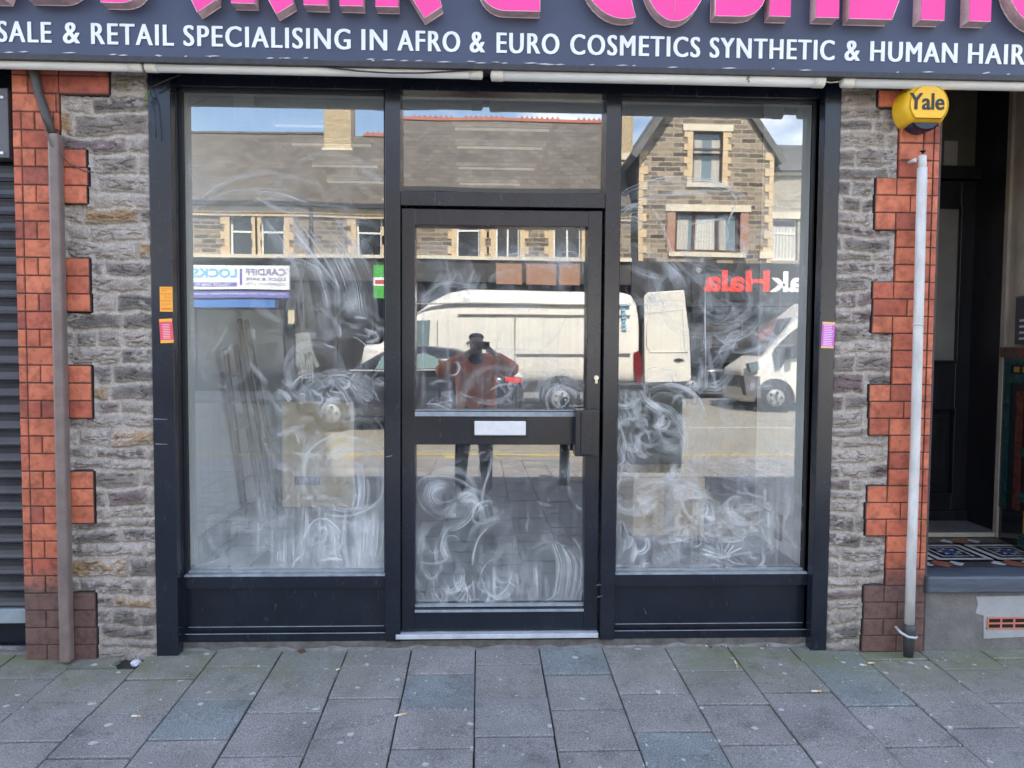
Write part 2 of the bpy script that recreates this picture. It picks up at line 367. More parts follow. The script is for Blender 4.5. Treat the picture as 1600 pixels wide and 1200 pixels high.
lt2 = n.new('ShaderNodeMath'); lt2.operation = 'SUBTRACT'; l.new(sz2.outputs[0], lt2.inputs[0]); l.new(v2_.outputs['Distance'], lt2.inputs[1]); gs2 = n.new('ShaderNodeMapRange'); gs2.inputs['From Max'].default_value = .02; gs2.inputs['To Max'].default_value = .9; l.new(lt2.outputs[0], gs2.inputs[0])
c3c = mixc(n, l, 'MIX', gs2.outputs[0], c3b.outputs[0], (.62,.62,.60,1))
c4 = mixc(n, l, 'MIX', gs.outputs[0], c3c.outputs[0], (.55,.55,.53,1))
l.new(c4.outputs[0], p.inputs['Base Color'])
SUBG = mat('dark_joint_sand', (.05,.048,.045), .95, .3, 30, bump=.4)
ASPH = mat('asphalt', (.27,.25,.20), .85, .18, 3, bump=.4, bscale=180)
KERB = mat('granite_kerb', (.26,.25,.25), .8, .15, 12, bump=.3)
YEL = mat('yellow_road_paint', (.55,.40,.09), .7, .2, 12)
WRP = mat('white_road_paint', (.6,.6,.58), .7, .2, 12)
APR = mat('concrete_apron', (.20,.195,.19), .9, .45, 14, bump=1.0, bscale=70)

# slabs: columns run away from the wall, each column with its own stagger
mb = MB(); S = .3; ca = 0
for k in range(-24, 26):
    x0 = -.02+k*.3
    st = (-.203, -.304)[k % 2]+random.uniform(-.012, .012)
    y = -.030; first = True
    while y > -7.28:
        y1 = st if first else y-S*random.uniform(.985, 1.015)
        if first and abs(y1-y) < .05: y1 -= .02
        first = False
        if y1 < -7.3: y1 = -7.3
        if y-y1 > .03:
            a, b, gq = x0+.0028+random.uniform(-.001,.001), x0+S-.0028+random.uniform(-.0015,.0015), random.uniform(.0045,.008)
            hole = (k == -6 and y > -.1); nudge = 0
            dz = random.uniform(-.003, .003); tz = random.uniform(-.002, .002)
            za, zb = gz(y)+dz, gz(y1)+dz; c = .003
            if not hole:
                nn = len(mb.v); ya, yb = y-gq, y1+gq
                mb.v += [(a+c,yb+c,zb+tz),(b-c,yb+c,zb-tz),(b-c,ya-c,za-tz),(a+c,ya-c,za+tz),(a,yb,zb-.004),(b,yb,zb-.004),(b,ya,za-.004),(a,ya,za-.004),(a,yb,zb-.03),(b,yb,zb-.03),(b,ya,za-.03),(a,ya,za-.03)]
                for q in ((0,1,2,3),(4,5,1,0),(5,6,2,1),(6,7,3,2),(7,4,0,3),(8,9,5,4),(9,10,6,5),(10,11,7,6),(11,8,4,7)):
                    mb.f.append(tuple(nn+i for i in q)); mb.m.append(0); mb.sm.append(False)
        y = y1
def slabpoly(P): 
    k0 = len(mb.v); kk = len(P); mb.v += [(x, y, gz(y)+.0005) for x, y in P]+[(x, y, gz(y)-.03) for x, y in P]
    mb.f.append(tuple(range(k0, k0+kk))); mb.m.append(0); mb.sm.append(False)
    for i in range(kk): j = (i+1) % kk; mb.f.append((k0+j, k0+i, k0+kk+i, k0+kk+j)); mb.m.append(0); mb.sm.append(False)
slabpoly([(-1.817,-.03),(-1.817,-.2),(-1.605,-.2),(-1.64,-.165),(-1.628,-.12),(-1.66,-.03)])
tag(mb.build('pavement', PAVE), kind='structure')
xs = 60
mb = MB()
mb.poly([(-xs,-.2+0,gz(-.2)-.022),(-xs,-7.33,gz(-7.33)-.022),(xs,-7.33,gz(-7.33)-.022),(xs,-.2,gz(-.2)-.022)])
mb.poly([(-xs,1.0,gz(-.2)-.018),(-xs,-.2,gz(-.2)-.022),(xs,-.2,gz(-.2)-.022),(xs,1.0,gz(-.2)-.018)])
tag(mb.build('ground', SUBG), kind='structure')
for sgn in (-1, 1):                      # plain pavement beyond the modelled slabs
    x0 = -7.22 if sgn < 0 else 7.48
    MBp = MB(); a, b = sorted((x0, sgn*xs)); MBp.poly([(a,.0,gz(0)-.002),(a,-7.3,gz(-7.3)-.002),(b,-7.3,gz(-7.3)-.002),(b,.0,gz(0)-.002)])
    tag(MBp.build('side_pavement', PAVE), kind='structure')
mb = MB()                                  # uneven concrete strip at the foot of the shopfront
nx = 260; xa, xb = -7.2, 7.4
rowsy = [.0, -.012, -.022, -.031, -.040]
for i in range(nx):
    x0, x1 = xa+(xb-xa)*i/nx, xa+(xb-xa)*(i+1)/nx
    for j in range(len(rowsy)-1):
        P = []
        for xx, yy in ((x0, rowsy[j]), (x0, rowsy[j+1]), (x1, rowsy[j+1]), (x1, rowsy[j])):
            e_ = .009*math.sin(xx*23+yy*50)*math.sin(xx*7.3+1)+.004*math.sin(xx*61)
            P.append((xx, yy, gz(yy)+(.010+e_ if yy > -.035 else -.012)+(.010 if yy > -.015 else 0)))
        mb.poly(P)
tag(mb.build('apron', APR), kind='structure')
mb = MB(); k = -60.0
while k < 60: mb.rbox(k+.003, k+.91, -7.43, -7.3, KZ-.15, KZ+.002); k += .915
tag(mb.build('kerb', KERB), kind='structure')
mb = MB(); ys = [-7.43-8.57*i/16 for i in range(17)]
for a, b in zip(ys, ys[1:]): mb.poly([(-xs,a,road_z(a)),(-xs,b,road_z(b)),(xs,b,road_z(b)),(xs,a,road_z(a))])
tag(mb.build('road', ASPH), kind='structure')
mb = MB()
def rmark(x0, x1, y0, y1, mi):
    mb.poly([(x0,y0,road_z(y0)+.005),(x0,y1,road_z(y1)+.005),(x1,y1,road_z(y1)+.005),(x1,y0,road_z(y0)+.005)], mi)
rmark(-40, 40, -8.2, -8.3, 0); rmark(-.55, -.35, -7.55, -8.15, 0)
for k in range(-8, 9): rmark(k*6+3.3, k*6+6.2, -11.0, -11.1, 1)
tag(mb.build('road_marking', [YEL, WRP]), kind='structure')
ZF = road_z(-16)+.1
mb = MB(); mb.box(-xs, xs, -24, -16, ZF-.3, ZF); tag(mb.build('far_pavement', mat('far_paving', (.24,.235,.22), .85, .12, 3, bump=.2)), kind='structure')
mb = MB(); mb.poly([(-250,-24.0,ZF-.02),(-250,-250,ZF-.02),(250,-250,ZF-.02),(250,-24,ZF-.02)]); mb.poly([(-250,250,-.4),(-250,1.0,-.4),(250,1.0,-.4),(250,250,-.4)])
tag(mb.build('ground', mat('far_ground', (.12,.12,.1), .9)), kind='structure')

# ------------------------------------------------------------------ our building
bld = empty('shop_building', (0, .3, 0), 'stone and red brick shop building carrying the whole shopfront and sign', 'building')
def stone_patch(name, X0, X1, Z0, Z1, Yf, brick_right, zsteps, seed, warm=0):
    "rubble stone facing as a displaced sheet; steps = list of (z0,z1,xedge) where bricks take over"
    st = .0032; nx_, nz_ = int((X1-X0)/st)+1, int((Z1-Z0)/st)+1
    xs_ = np.linspace(X0, X1, nx_); zs_ = np.linspace(Z0, Z1, nz_); X, Z = np.meshgrid(xs_, zs_, indexing='ij')
    rg = np.random.default_rng(seed)
    wz = Z+.022*(fbm(X, Z, 6, 3, seed)-.5)*2+.004*(vnoise(X, Z, 40, seed+5)-.5); wx = X+.012*(fbm(X, Z, 9, 3, seed+9)-.5)*2
    edges = [Z0-.02]
    while edges[-1] < Z1+.05: edges.append(edges[-1]+rg.choice([.045,.06,.075,.085,.1], p=[.15,.25,.3,.2,.1])*rg.uniform(.9, 1.1))
    edges = np.array(edges); ci = np.clip(np.searchsorted(edges, wz)-1, 0, len(edges)-2)
    dz = np.minimum(wz-edges[ci], edges[ci+1]-wz)
    dx = np.full_like(dz, 9.); sid = np.zeros_like(ci)
    for c in range(len(edges)-1):
        m = ci == c
        if not m.any(): continue
        e2 = [X0-rg.uniform(.0, .2)]
        while e2[-1] < X1+.05: e2.append(e2[-1]+rg.uniform(.09, .36))
        e2 = np.array(e2); k = np.clip(np.searchsorted(e2, wx[m])-1, 0, len(e2)-2)
        dx[m] = np.minimum(wx[m]-e2[k], e2[k+1]-wx[m]); sid[m] = c*40+k
    d = np.minimum(dx, dz)
    d = d+.006*(fbm(X, Z, 45, 3, seed+20)-.5)*2
    rnd = rg.random(40*len(edges)+80); rnd2 = rg.random(40*len(edges)+80); a = rnd[sid]; b = rnd2[sid]
    face = sstep(.004, .013, d)
    layer = np.abs(fbm(X*.35, Z*1.6+a*3, 26, 4, seed+30)-.5)*2                 # bedding splits in the stone
    crag = fbm(X*.7, Z*1.2, 34, 4, seed+40)
    h = face*(.005+.008*b+.008*np.clip(d/.03, 0, 1)+.014*(crag-.45)-.008*sstep(.12, .0, layer))+.002*fbm(X, Z, 120, 2, seed+50)
    inside = np.ones_like(h)
    for z0, z1, xe in zsteps:                                               # mortar brought up to the brick edges
        de = (xe-X) if brick_right else (X-xe); m = (Z > z0-.012) & (Z < z1+.012) & (de > -.003) & (de < .016)
        h = np.where(m, np.maximum(h, .031*(1-np.clip(de, 0, 1)/.022)+.004*(vnoise(X, Z, 90, 77)-.5)), h)
    ep = (X-X0) if brick_right else (X1-X)                                  # and kept flush where the frame post stands
    h = np.minimum(h, .004+.030*np.clip((ep-.012)/.03, 0, 1)+.02*np.clip((ep-.05)/.05, 0, 1))
    for z0, z1, xe in zsteps:
        m = (Z > z0-.001) & (Z < z1+.001) & ((X > xe-.002) if brick_right else (X < xe+.002)); inside[m] = 0
    Y = Yf-h*inside+(1-inside)*.05
    lo = np.array([.12,.113,.112]); hi = np.array([.36,.335,.315]); col = lo+(hi-lo)*(a[...,None]**1.1)
    col = col*(1+.25*warm*np.array([.5,.1,-.3]))
    och = (b > .975)[...,None]; col = np.where(och, np.array([.30,.21,.12]), col)
    pur = ((b > .3) & (b < .42))[...,None]; col = np.where(pur, np.array([.15,.12,.125]), col)
    col = col*(.62+.75*fbm(X*.6, Z*1.4, 30, 5, seed+60))[...,None]
    crack = sstep(.07, .0, layer)*face; col = col*(1-.55*crack[...,None])
    mort = np.array([.42,.405,.385])*(.75+.5*fbm(X, Z, 60, 4, seed+70))[...,None]
    f3 = (face*(.55+.45*sstep(.004,.03,d)))[...,None]; col = mort*(1-f3)+col*f3
    sm = sstep(.50, .66, fbm(X*.8, Z, 11, 5, seed+80))*sstep(.36, .6, fbm(X, Z*1.5, 60, 3, seed+81)); sm = (sm*.75)[...,None]  # lime smears
    col = col*(1-sm)+np.array([.42,.41,.41])*sm
    col = col*np.array([1.085,1.0,.92]); bot = sstep(.32, .0, Z)[...,None]*.25; col = col*(1-bot)+np.array([.10,.095,.09])*bot
    co = np.stack([X, Y, Z], -1).reshape(-1, 3)
    idx = np.arange(nx_*nz_).reshape(nx_, nz_); keep = (inside[:-1,:-1]+inside[1:,1:]+inside[1:,:-1]+inside[:-1,1:]) > 0
    q = np.stack([idx[:-1,:-1], idx[1:,:-1], idx[1:,1:], idx[:-1,1:]], -1)[keep].reshape(-1, 4)
    me = bpy.data.meshes.new(name); me.vertices.add(len(co)); me.vertices.foreach_set('co', (co-np.array(bld.location)).ravel())
    me.loops.add(q.size); me.loops.foreach_set('vertex_index', q.ravel().astype(np.int32))
    me.polygons.add(len(q)); me.polygons.foreach_set('loop_start', np.arange(0, q.size, 4, dtype=np.int32)); me.polygons.foreach_set('use_smooth', np.ones(len(q), bool))
    ca_ = me.color_attributes.new('Col', 'FLOAT_COLOR', 'POINT')
    ca_.data.foreach_set('color', np.concatenate([col.reshape(-1,3), np.ones((len(co),1))], 1).astype(np.float32).ravel())
    me.update(calc_edges=True); me.materials.append(STONE)
    return link(bpy.data.objects.new(name, me), bld)
STONE = mat('rubble_stone', (.2,.2,.2), .85, .1, 10, bump=.5, bscale=160)
n, l, p = nodes(STONE); vc = n.new('ShaderNodeVertexColor'); vc.layer_name = 'Col'
t_ = n.new('ShaderNodeTexCoord'); zz = noise(n, l, 130, 6, .7, vec=t_.outputs['Object']); zr = ramp(n, l, zz.outputs['Fac'], .3, (.6,.6,.6,1), .7, (1.3,1.3,1.3,1))
cm = mixc(n, l, 'MULTIPLY', 1, vc.outputs['Color'], zr.outputs[0]); l.new(cm.outputs[0], p.inputs['Base Color'])

YB = -.115     # brick face
YS = -.080     # mortar plane of the stone
mbk = MB()
def brick(px0, px1, zt, zb):
    pass
def zat(py, px): return at(px, py, YB)[1]
def xat(px, py=540): return at(px, py, YB)[0]
# left pier. courses measured from the photograph
CH = (zat(117, 70)-zat(1008, 90))/32.0
ztop = zat(117, 70)
Lx0 = xat(27, 540); lgr = xat(41, 540); Lnar = xat(100, 540); Lwide = xat(141, 540)
Rx1 = xat(1463, 540); rgr = xat(1449, 540); Rnar = xat(1396, 540); Rwide = xat(1362, 540)
Lst, Rst = [], []
J = .0055
def lay(xs_, z1, z0, mbx):
    for a_, b_ in zip(xs_, xs_[1:]):
        dd = random.uniform(-.0012, .0012)
        mbx.rbox(a_+J/2, b_-J/2, YB+dd, YB+.08, z0+J/2, z1-J/2, .003)
ml, mr_ = MB(), MB()
for c in range(-1, 33):
    z1 = ztop-c*CH; z0 = z1-CH
    blk = (c // 3) % 2           # toothing every third course
    wideL = (c < 1) or (c >= 1 and ((c-1)//3) % 2 == 1)
    wideL = c < 1 or c in (4,5,6, 10,11,12, 16,17,18, 22,23,24, 29,30,31,32)
    xe = Lwide+(.1 if c < 1 else 0)+random.uniform(-.003,.003) if wideL else Lnar
    Lst.append((z0, z1, xe+.004))
    low = c >= 28
    if c in (-1, 0): row = [Lx0, xat(53), xat(100), xe]
    elif c == 1: row = [Lx0, xat(95), xe]
    else:
        mid = xat(62) if c % 2 == 0 else None
        row = [Lx0]+([] if low else [lgr])+([mid] if mid else [])+[xat(90)]+([xe] if xe > Lnar+.01 else [Lnar])
    row = sorted(set(row)); row = [row[0]]+[b for a, b in zip(row, row[1:]) if b-a > .012]
    lay(row, z1, z0, ml)
    # right pier, courses offset
    z1 = ztop+.0-c*CH+.012; z0 = z1-CH
    wideR = c in (0, 5,6,7, 11,12,13, 17,18,19, 23,24,25, 29,30,31,32)
    xe = Rwide+random.uniform(-.003,.003) if wideR else Rnar
    Rst.append((z0, z1, xe-.004))
    mid = xat(1394+ (0 if c % 2 else 22)) if wideR else (xat(1433) if c % 2 else None)
    row = [xe]+([mid] if mid else [])+([xat(1433), rgr] if c < 28 else [xat(1433)])
    row = sorted(set(row)); row = [row[0]]+[b for a, b in zip(row, row[1:]) if b-a > .015]
    lay(row+[] , z1, z0, mr_)
    # rounded (bullnose) end of the jamb
    rr_ = Rx1-rgr if c < 28 else Rx1-xat(1433); xc = rgr if c < 28 else xat(1433); y0 = YB
    pts = [(xc+J/2, YB)]
    for k in range(7):
        t = k/6*math.pi/2; rad = min(rr_-.002, .032)
        pts.append((Rx1-rad+rad*math.sin(t), YB+rad-rad*math.cos(t)))
    pts.append((Rx1, YB+.5)); pts.append((xc+J/2, YB+.5))
    nn = len(mr_.v); kk = len(pts)
    mr_.v += [(x, y, z0+J/2) for x, y in pts]+[(x, y, z1-J/2) for x, y in pts]
    mr_.f.append(tuple(reversed(range(nn, nn+kk)))); mr_.f.append(tuple(range(nn+kk, nn+2*kk))); mr_.m += [0,0]; mr_.sm += [False, False]
    for i in range(kk): j = (i+1) % kk; mr_.f.append((nn+i, nn+j, nn+kk+j, nn+kk+i)); mr_.m.append(0); mr_.sm.append(False)
part(ml, 'brick_jamb', BRICK, bld); part(mr_, 'brick_jamb', BRICK, bld)
Zb = -.06; Zt = ztop+CH
mj = MB(); mj.box(Lx0+.003, Lnar-.004, YB+.006, .3, -.2, Zt)
for z0, z1, xe in Lst:
    if xe > Lnar+.02: mj.box(Lnar-.004, xe-.006, YB+.006, .0, z0, z1)
part(mj, 'joint_backing', JOINT, bld)
mj = MB(); mj.box(Rnar+.004, Rx1-.004, YB+.006, .5, -.2, Zt)
for z0, z1, xe in Rst:
    if xe < Rnar-.02: mj.box(xe+.006, Rnar+.004, YB+.006, .0, z0, z1)
part(mj, 'joint_backing', JOINT, bld)
PL = at(237, 560, -.09)[0]; PR = at(1304, 560, -.09)[0]
stone_patch('stone_pier', Lnar-.01, PL+.01, -.12, Zt, YS, False, Lst, 3, 0)
stone_patch('stone_pier', PR-.01, Rnar+.012, -.12, Zt, YS, True, Rst, 8, 0)
mj = MB(); mj.box(Lnar-.03, PL-.004, YS+.052, .3, -.2, Zt-.01); mj.box(PR+.004, Rnar+.03, YS+.052, .3, -.2, Zt-.01); part(mj, 'pier_core', mat('lime_mortar', (.3,.29,.28), .9, .2, 20), bld)

# upper storeys, roof and an added tall left block, out of frame: they throw the shadow on the road
UPW = mat('upper_stone', (.24,.22,.2), .85, .3, 9, bump=.4, bscale=30, stretch=(.5,1,2))
mb = MB(); mb.box(-9, 9, -.06, .25, 2.78, 6.1); mb.box(-9, -.6, -.06, 6, 6.1, 24.5); part(mb, 'upper_wall_and_shade_block', UPW, bld)  # second box: unseen tall block, added to shade more of the road at left
mb = MB(); mb.prism([(-9.1,6.1),(-9.1,6.2),(9.1,6.2),(9.1,6.1)], -.35, .3); 
for (x0, x1, h) in ((-9.1, 1.2, 1.0), (1.2, 9.1, .92)):
    nn = len(mb.v); mb.v += [(x0,-.3,6.2),(x1,-.3,6.2),(x1,4,6.2+2.5*h),(x0,4,6.2+2.5*h),(x0,8,6.1),(x1,8,6.1)]
    mb.f += [(nn,nn+1,nn+2,nn+3),(nn+3,nn+2,nn+5,nn+4),(nn,nn+3,nn+4),(nn+1,nn+5,nn+2)]; mb.m += [0]*4; mb.sm += [False]*4
part(mb, 'roof', mat('our_slate_roof', (.1,.1,.11), .6, .2, 9, bump=.2), bld)
mb = MB(); mb.box(-9, -8.7, .25, 8, -.2, 6.1); mb.box(8.7, 9, .25, 8, -.2, 6.1); mb.box(-9, 9, 7.7, 8, -.2, 6.1); part(mb, 'side_wall', UPW, bld)
# neighbouring shop walls left of the shutter and right of the entrance
mb = MB(); mb.box(-9, Lx0-1.9, -.1, .25, -.2, 2.78); mb.box(3.4, 9, -.1, .25, -.2, 2.78); part(mb, 'neighbour_wall', UPW, bld)

# ------------------------------------------------------------------ shopfront
sf = empty('shopfront', (0, 0, 0), 'black metal shopfront with whitewash smeared windows and a central glazed door', 'shopfront')
YF = 0.0
xl, xr = -1.5, 1.678
TOP = 2.553
def X(px, py=540, Y=0.0): return at(px, py, Y)[0]
def Z(py, px=765, Y=0.0): return at(px, py, Y)[1]
# posts
pA, pB = at(237, 560, -.09)[0], at(272, 560, -.09)[0]
for (a, b) in ((pA, pB), (at(1279, 560, -.09)[0], at(1304, 560, -.09)[0])):
    m1 = MB(); m1.box(a, b, -.09, .06, -.055, 2.62); part(m1, 'post', BLACK, sf, bevel=.004)
pC = at(1279, 560, -.09)[0]
gx0, gx1 = X(285), X(604); hx0, hx1 = X(966-3), X(1268)
dl, dr = X(607), X(957-3)
GB = .32; GT = 2.545
fr = MB()
fr.box(pB, gx0, -.035, .055, .0, GT+.06)                     # left jamb
fr.box(hx1, pC, -.035, .055, .0, GT+.06)
fr.box(gx0, hx1, -.034, .056, GT, GT+.055)                    # window head
fr.box(gx1, X(627), -.045, .055, .0, GT); fr.box(X(941), hx0, -.045, .055, .0, GT)   # mullions
fr.box(gx0, gx1, -.03, .054, GB-.068, GB-.012); fr.box(hx0, hx1, -.03, .054, GB-.068, GB-.012)
fr.box(gx0, gx1, -.03, .054, .0, .036); fr.box(hx0, hx1, -.03, .054, .0, .036)
zt1, zt0 = Z(303), Z(325)
fr.box(X(627), X(941), -.038, .053, zt0, zt1)                 # transom
part(fr, 'frame', BLACK, sf, bevel=.003)
hd = MB(); hd.box(pA-.01, at(1304,560,-.09)[0]+.01, -.06, .06, GT+.062, 2.79); part(hd, 'head_panel', BLACK, sf, bevel=.003)
for a, b in ((gx0, gx1), (hx0, hx1)):
    m1 = MB(); m1.box(a, b, -.004, .04, .038, GB-.07); part(m1, 'stall_panel', BLACK, sf)
    m1 = MB()
    m1.box(a+.005, b-.005, -.033, -.006, GB-.012, GB-.004); m1.box(a+.012, b-.012, -.008, -.004, .060, .063); m1.box(a+.004, b-.004, -.0325, -.029, .036, .039)
    part(m1, 'bead', BEAD, sf, bevel=.001)
sc_ = MB()
for (px, py, w2, t_) in ((251,655,20,-.03),(252,694,18,-.04),(936,914,8,.1),(937,932,9,.25),(608,713,10,.2),(1215,912,3,1.4),(1008,955,10,2.0),(430,930,3,1.5),(470,640,0,0)):
    if not w2: continue
    yy = -.0915 if px < 270 else (-.0465 if px in (608,) else (-.0465 if px > 930 and px < 945 else -.0045)); x, z = at(px, py, yy); hw_ = w2/2/340; sc_.poly([(x-hw_*math.cos(t_), yy, z-hw_*math.sin(t_)-.001), (x+hw_*math.cos(t_), yy, z+hw_*math.sin(t_)-.0004), (x+hw_*math.cos(t_), yy, z+hw_*math.sin(t_)+.0008), (x-hw_*math.cos(t_), yy, z-hw_*math.sin(t_)+.0012)])
part(sc_, 'scuffs', mat('pale_scuff', (.4,.4,.42), .7, .3, 60), sf)
# dark gaskets round the panes
gk = MB()
for a, b, z0, z1 in ((gx0, gx1, GB-.006, GT), (hx0, hx1, GB-.006, GT)):
    for q in ((a, a+.012, z0, z1), (b-.012, b, z0, z1), (a, b, z1-.01, z1-.0005)): gk.box(q[0], q[1], .0, .03, q[2], q[3])
part(gk, 'gasket', mat('black_rubber', (.012,.013,.016), .5), sf)
m1 = MB(); m1.box(gx0+.012, gx1-.012, .004, .03, GB-.006, GB+.004); m1.box(hx0+.012, hx1-.012, .004, .03, GB-.006, GB+.004)
part(m1, 'sill_bead', BEAD, sf)
panes = []
def pane(x0, x1, z0, z1, parent=sf, tilt=0, y=GL):
    "flat glass pane; a small tilt swings what it mirrors"
    m1 = MB(); h = (z1-z0)/2; dy = math.tan(tilt)*h; T = .006
    v = [(x0,y+dy,z0),(x1,y+dy,z0),(x1,y-dy,z1),(x0,y-dy,z1)]
    n0 = len(m1.v); m1.v += v+[(a, b+T, c) for a, b, c in v]
    for q in ((0,1,2,3),(7,6,5,4),(4,5,1,0),(5,6,2,1),(6,7,3,2),(7,4,0,3)): m1.f.append(q); m1.m.append(0); m1.sm.append(False)
    return part(m1, 'window_pane', GLASS, parent)
PN = {}
PN['L'] = pane(gx0, gx1, GB, GT); PN['R'] = pane(hx0, hx1, GB, GT)
PN['T'] = pane(X(627), X(941), zt1, GT, tilt=.0125)
# door
door = MB(); dx0, dx1 = X(628), X(938)
glx0, glx1 = X(649), X(916)
dzt, dzb = Z(328), Z(983)
door.box(dx0, glx0, -.02, .05, dzb, dzt); door.box(glx1, dx1, -.02, .05, dzb, dzt)
door.box(glx0, glx1, -.018, .049, Z(354), dzt-.001); door.box(glx0, glx1, -.021, .051, Z(694), Z(642)); door.box(glx0, glx1, -.018, .049, dzb+.001, Z(948))
dd = part(door, 'door', BLACK, sf, bevel=.003)
m1 = MB(); m1.box(glx0, glx1, -.026, -.02, Z(650), Z(643)); m1.box(glx0, glx1, -.0225, -.018, Z(954), Z(950)); m1.box(glx0,glx1,-.012,.02,Z(946.8),Z(944)); m1.box(glx0,glx1,-.012,.02,Z(641.8),Z(640.4))
gparent_part(m1, 'glazing_bead', BEAD, dd, sf, bevel=.001)
PN['DU'] = pane(glx0, glx1, Z(641.8), Z(354), dd); PN['DL'] = pane(glx0, glx1, Z(947), Z(694), dd)
m1 = MB(); m1.box(X(742), X(822), -.034, -.021, Z(679), Z(657)); gparent_part(m1, 'letter_plate', SILVER, dd, sf, bevel=.003)
m1 = MB(); m1.box(X(739), X(825), -.026, -.0205, Z(682), Z(654)); gparent_part(m1, 'letter_plate_surround', MOLD, dd, sf, bevel=.002)
m1 = MB(); m1.box(X(896), X(932), -.105, -.021, Z(708), Z(637)); m1.box(X(904), X(921), -.112, -.104, Z(706), Z(639)); gparent_part(m1, 'lock_box', BLACK, dd, sf, bevel=.004)
m1 = MB(); cx, cz = X(931), Z(589)
m1.prism([(cx+.011*math.cos(a*math.pi/8), cz+.011*math.sin(a*math.pi/8)) for a in range(-3, 12)]+[(cx-.006, cz-.026), (cx+.006, cz-.026)], -.032, -.02)
gparent_part(m1, 'keyhole', mat('brass_cylinder', (.75,.7,.55), .3, metal=.4), dd, sf)
m1 = MB(); m1.box(X(620), X(938), -.052, .05, Z(992)+.001, Z(985)+.001); part(m1, 'threshold', THRESH, sf, bevel=.002)
m1 = MB(); m1.box(xl, xr, -.03, .05, -.1, -.002); part(m1, 'plinth', mat('dirty_mortar_plinth', (.12,.11,.1), .9, .4, 20, bump=.6), sf)

# stickers
def sticker(px0, py0, px1, py1, base, stripe, lines, label, tilt=0):
    Y = -.0915; a, z1 = at(px0, py0, Y); b, z0 = at(px1, py1, Y)
    st_ = empty('sticker', ((a+b)/2, Y, (z0+z1)/2), label, 'sticker'); st_.rotation_euler = (0, tilt, 0)
    hw, hh = (b-a)/2, (z1-z0)/2
    q = MB(); q.box(-hw, hw, -.0006, .0006, -hh, hh); q.build('backing', mat(base[0], base[1], .5, .05), st_)
    q = MB()
    for (u0, u1, v0, v1) in lines: q.box(-hw+2*hw*u0, -hw+2*hw*u1, -.001, -.0007, -hh+2*hh*v0, -hh+2*hh*v1)
    q.build('printing', mat(stripe[0], stripe[1], .5, .05), st_)
    return st_, hw, hh
s1_, hw, hh = sticker(249.5, 448, 270, 487, ('orange_paper', (.95,.42,.05)), ('deep_orange_ink', (.72,.17,.02)),
   [(.1,.9,.90,.93),(.1,.55,.82,.85),(.05,.95,.70,.73),(.3,.9,.62,.635),(.3,.9,.56,.575),(.3,.9,.5,.515),(.05,.95,.42,.45),(.1,.9,.34,.355),(.1,.9,.28,.295),(.1,.6,.22,.235),(.1,.9,.08,.14)], 'plain orange paper sticker high on left black post')
s2_, hw, hh = sticker(249.5, 498, 270.5, 536, ('red_sticker_paper', (.80,.09,.13)), ('orange_band_ink', (.95,.45,.06)), [(0,1,.88,1.0),(0,1,0,.12)], 'red sticker with orange ends just below the orange one', R(-3))
q = MB(); 
for k in range(9): q.box(-hw*.55, hw*.55, -.0014, -.001, -hh*.62+k*hh*.14, -hh*.62+k*hh*.14+hh*.05)
q.build('small_print', mat('pale_pink_ink', (.85,.6,.62), .5), s2_)
s3_, hw, hh = sticker(1284.5, 503, 1303, 544, ('magenta_paper', (.62,.13,.55)), ('peach_band_ink', (.85,.5,.25)), [(0,1,.9,1.0),(0,1,0,.07)], 'magenta sticker with white print on right black post', R(2))
q = MB()
for k in range(12): q.box(-hw*.7, hw*random.uniform(.4,.8), -.0014, -.001, -hh*.78+k*hh*.135, -hh*.78+k*hh*.135+hh*.05)
q.build('small_print', mat('pale_lilac_ink', (.85,.7,.85), .5), s3_)

# ------------------------------------------------------------------ fascia sign
SY = -.24
sign = empty('shop_sign', (0, SY, 2.9), 'dark blue fascia sign with white lettering and raised pink letters above the shopfront', 'sign')
sb = at(800, 105, SY)[1]
m1 = MB(); m1.box(-4.2, 4.4, SY, SY+.03, sb+.012, 3.62); part(m1, 'panel', NAVY, sign)
m1 = MB(); m1.box(-4.2, 4.4, SY-.006, SY+.05, sb-.012, sb+.010); part(m1, 'trim', mat('dull_black_trim', (.03,.03,.035), .5, .4, 25), sign)
m1 = MB(); m1.box(-4.2, 4.4, SY+.032, -.03, sb+.03, sb+.05); m1.box(-4.2, 4.4, SY+.03, .24, 3.60, 3.66); part(m1, 'soffit', mat('soffit_board', (.05,.05,.055), .7, .3), sign)
m1 = MB()
for k in range(46):
    px = random.uniform(-.4, 1)*900+random.choice([0, 0, 700]); a = at(px, 95, SY)[0]; wd = random.uniform(.01, .07)
    zq = sb+.012+random.uniform(-.001, .006)
    m1.prism([(a, zq), (a+wd*.4, zq-.002), (a+wd, zq+.001), (a+wd*.6, zq+.004)], SY-.0075, SY-.0065)
part(m1, 'flaked_paint', mat('flaked_white_paint', (.5,.5,.52), .7, .2), sign)
fnt = [('WHOLESALE', -150, 80), ('&', 100, 125), ('RETAIL', 144, 271), ('SPECIALISING', 288, 547), ('IN', 566, 604), ('AFRO', 622, 718), ('&', 735, 757), ('EURO', 777, 873),
       ('COSMETICS', 892, 1093), ('SYNTHETIC', 1110, 1303), ('&', 1321, 1343), ('HUMAN', 1361, 1495), ('HAIR', 1514, 1601)]
tb = at(700, 81.5, SY)[1]; th = .0865
for w_s, a, b in fnt:
    x0, x1 = at(a, 60, SY)[0], at(b, 60, SY)[0]
    ob = [text_obj(w_s, x0+dx, x1+dx, tb, tb+th, SY-.001-.0003*k, 'lettering', WHITE, None, .002, 0.0, spacing=1.16) for k, dx in enumerate((-.0032, -.0016, 0, .0016, .0032))]
    lt = join(ob, 'lettering', sign); lt.data.transform(Matrix.Translation(-sign.location))
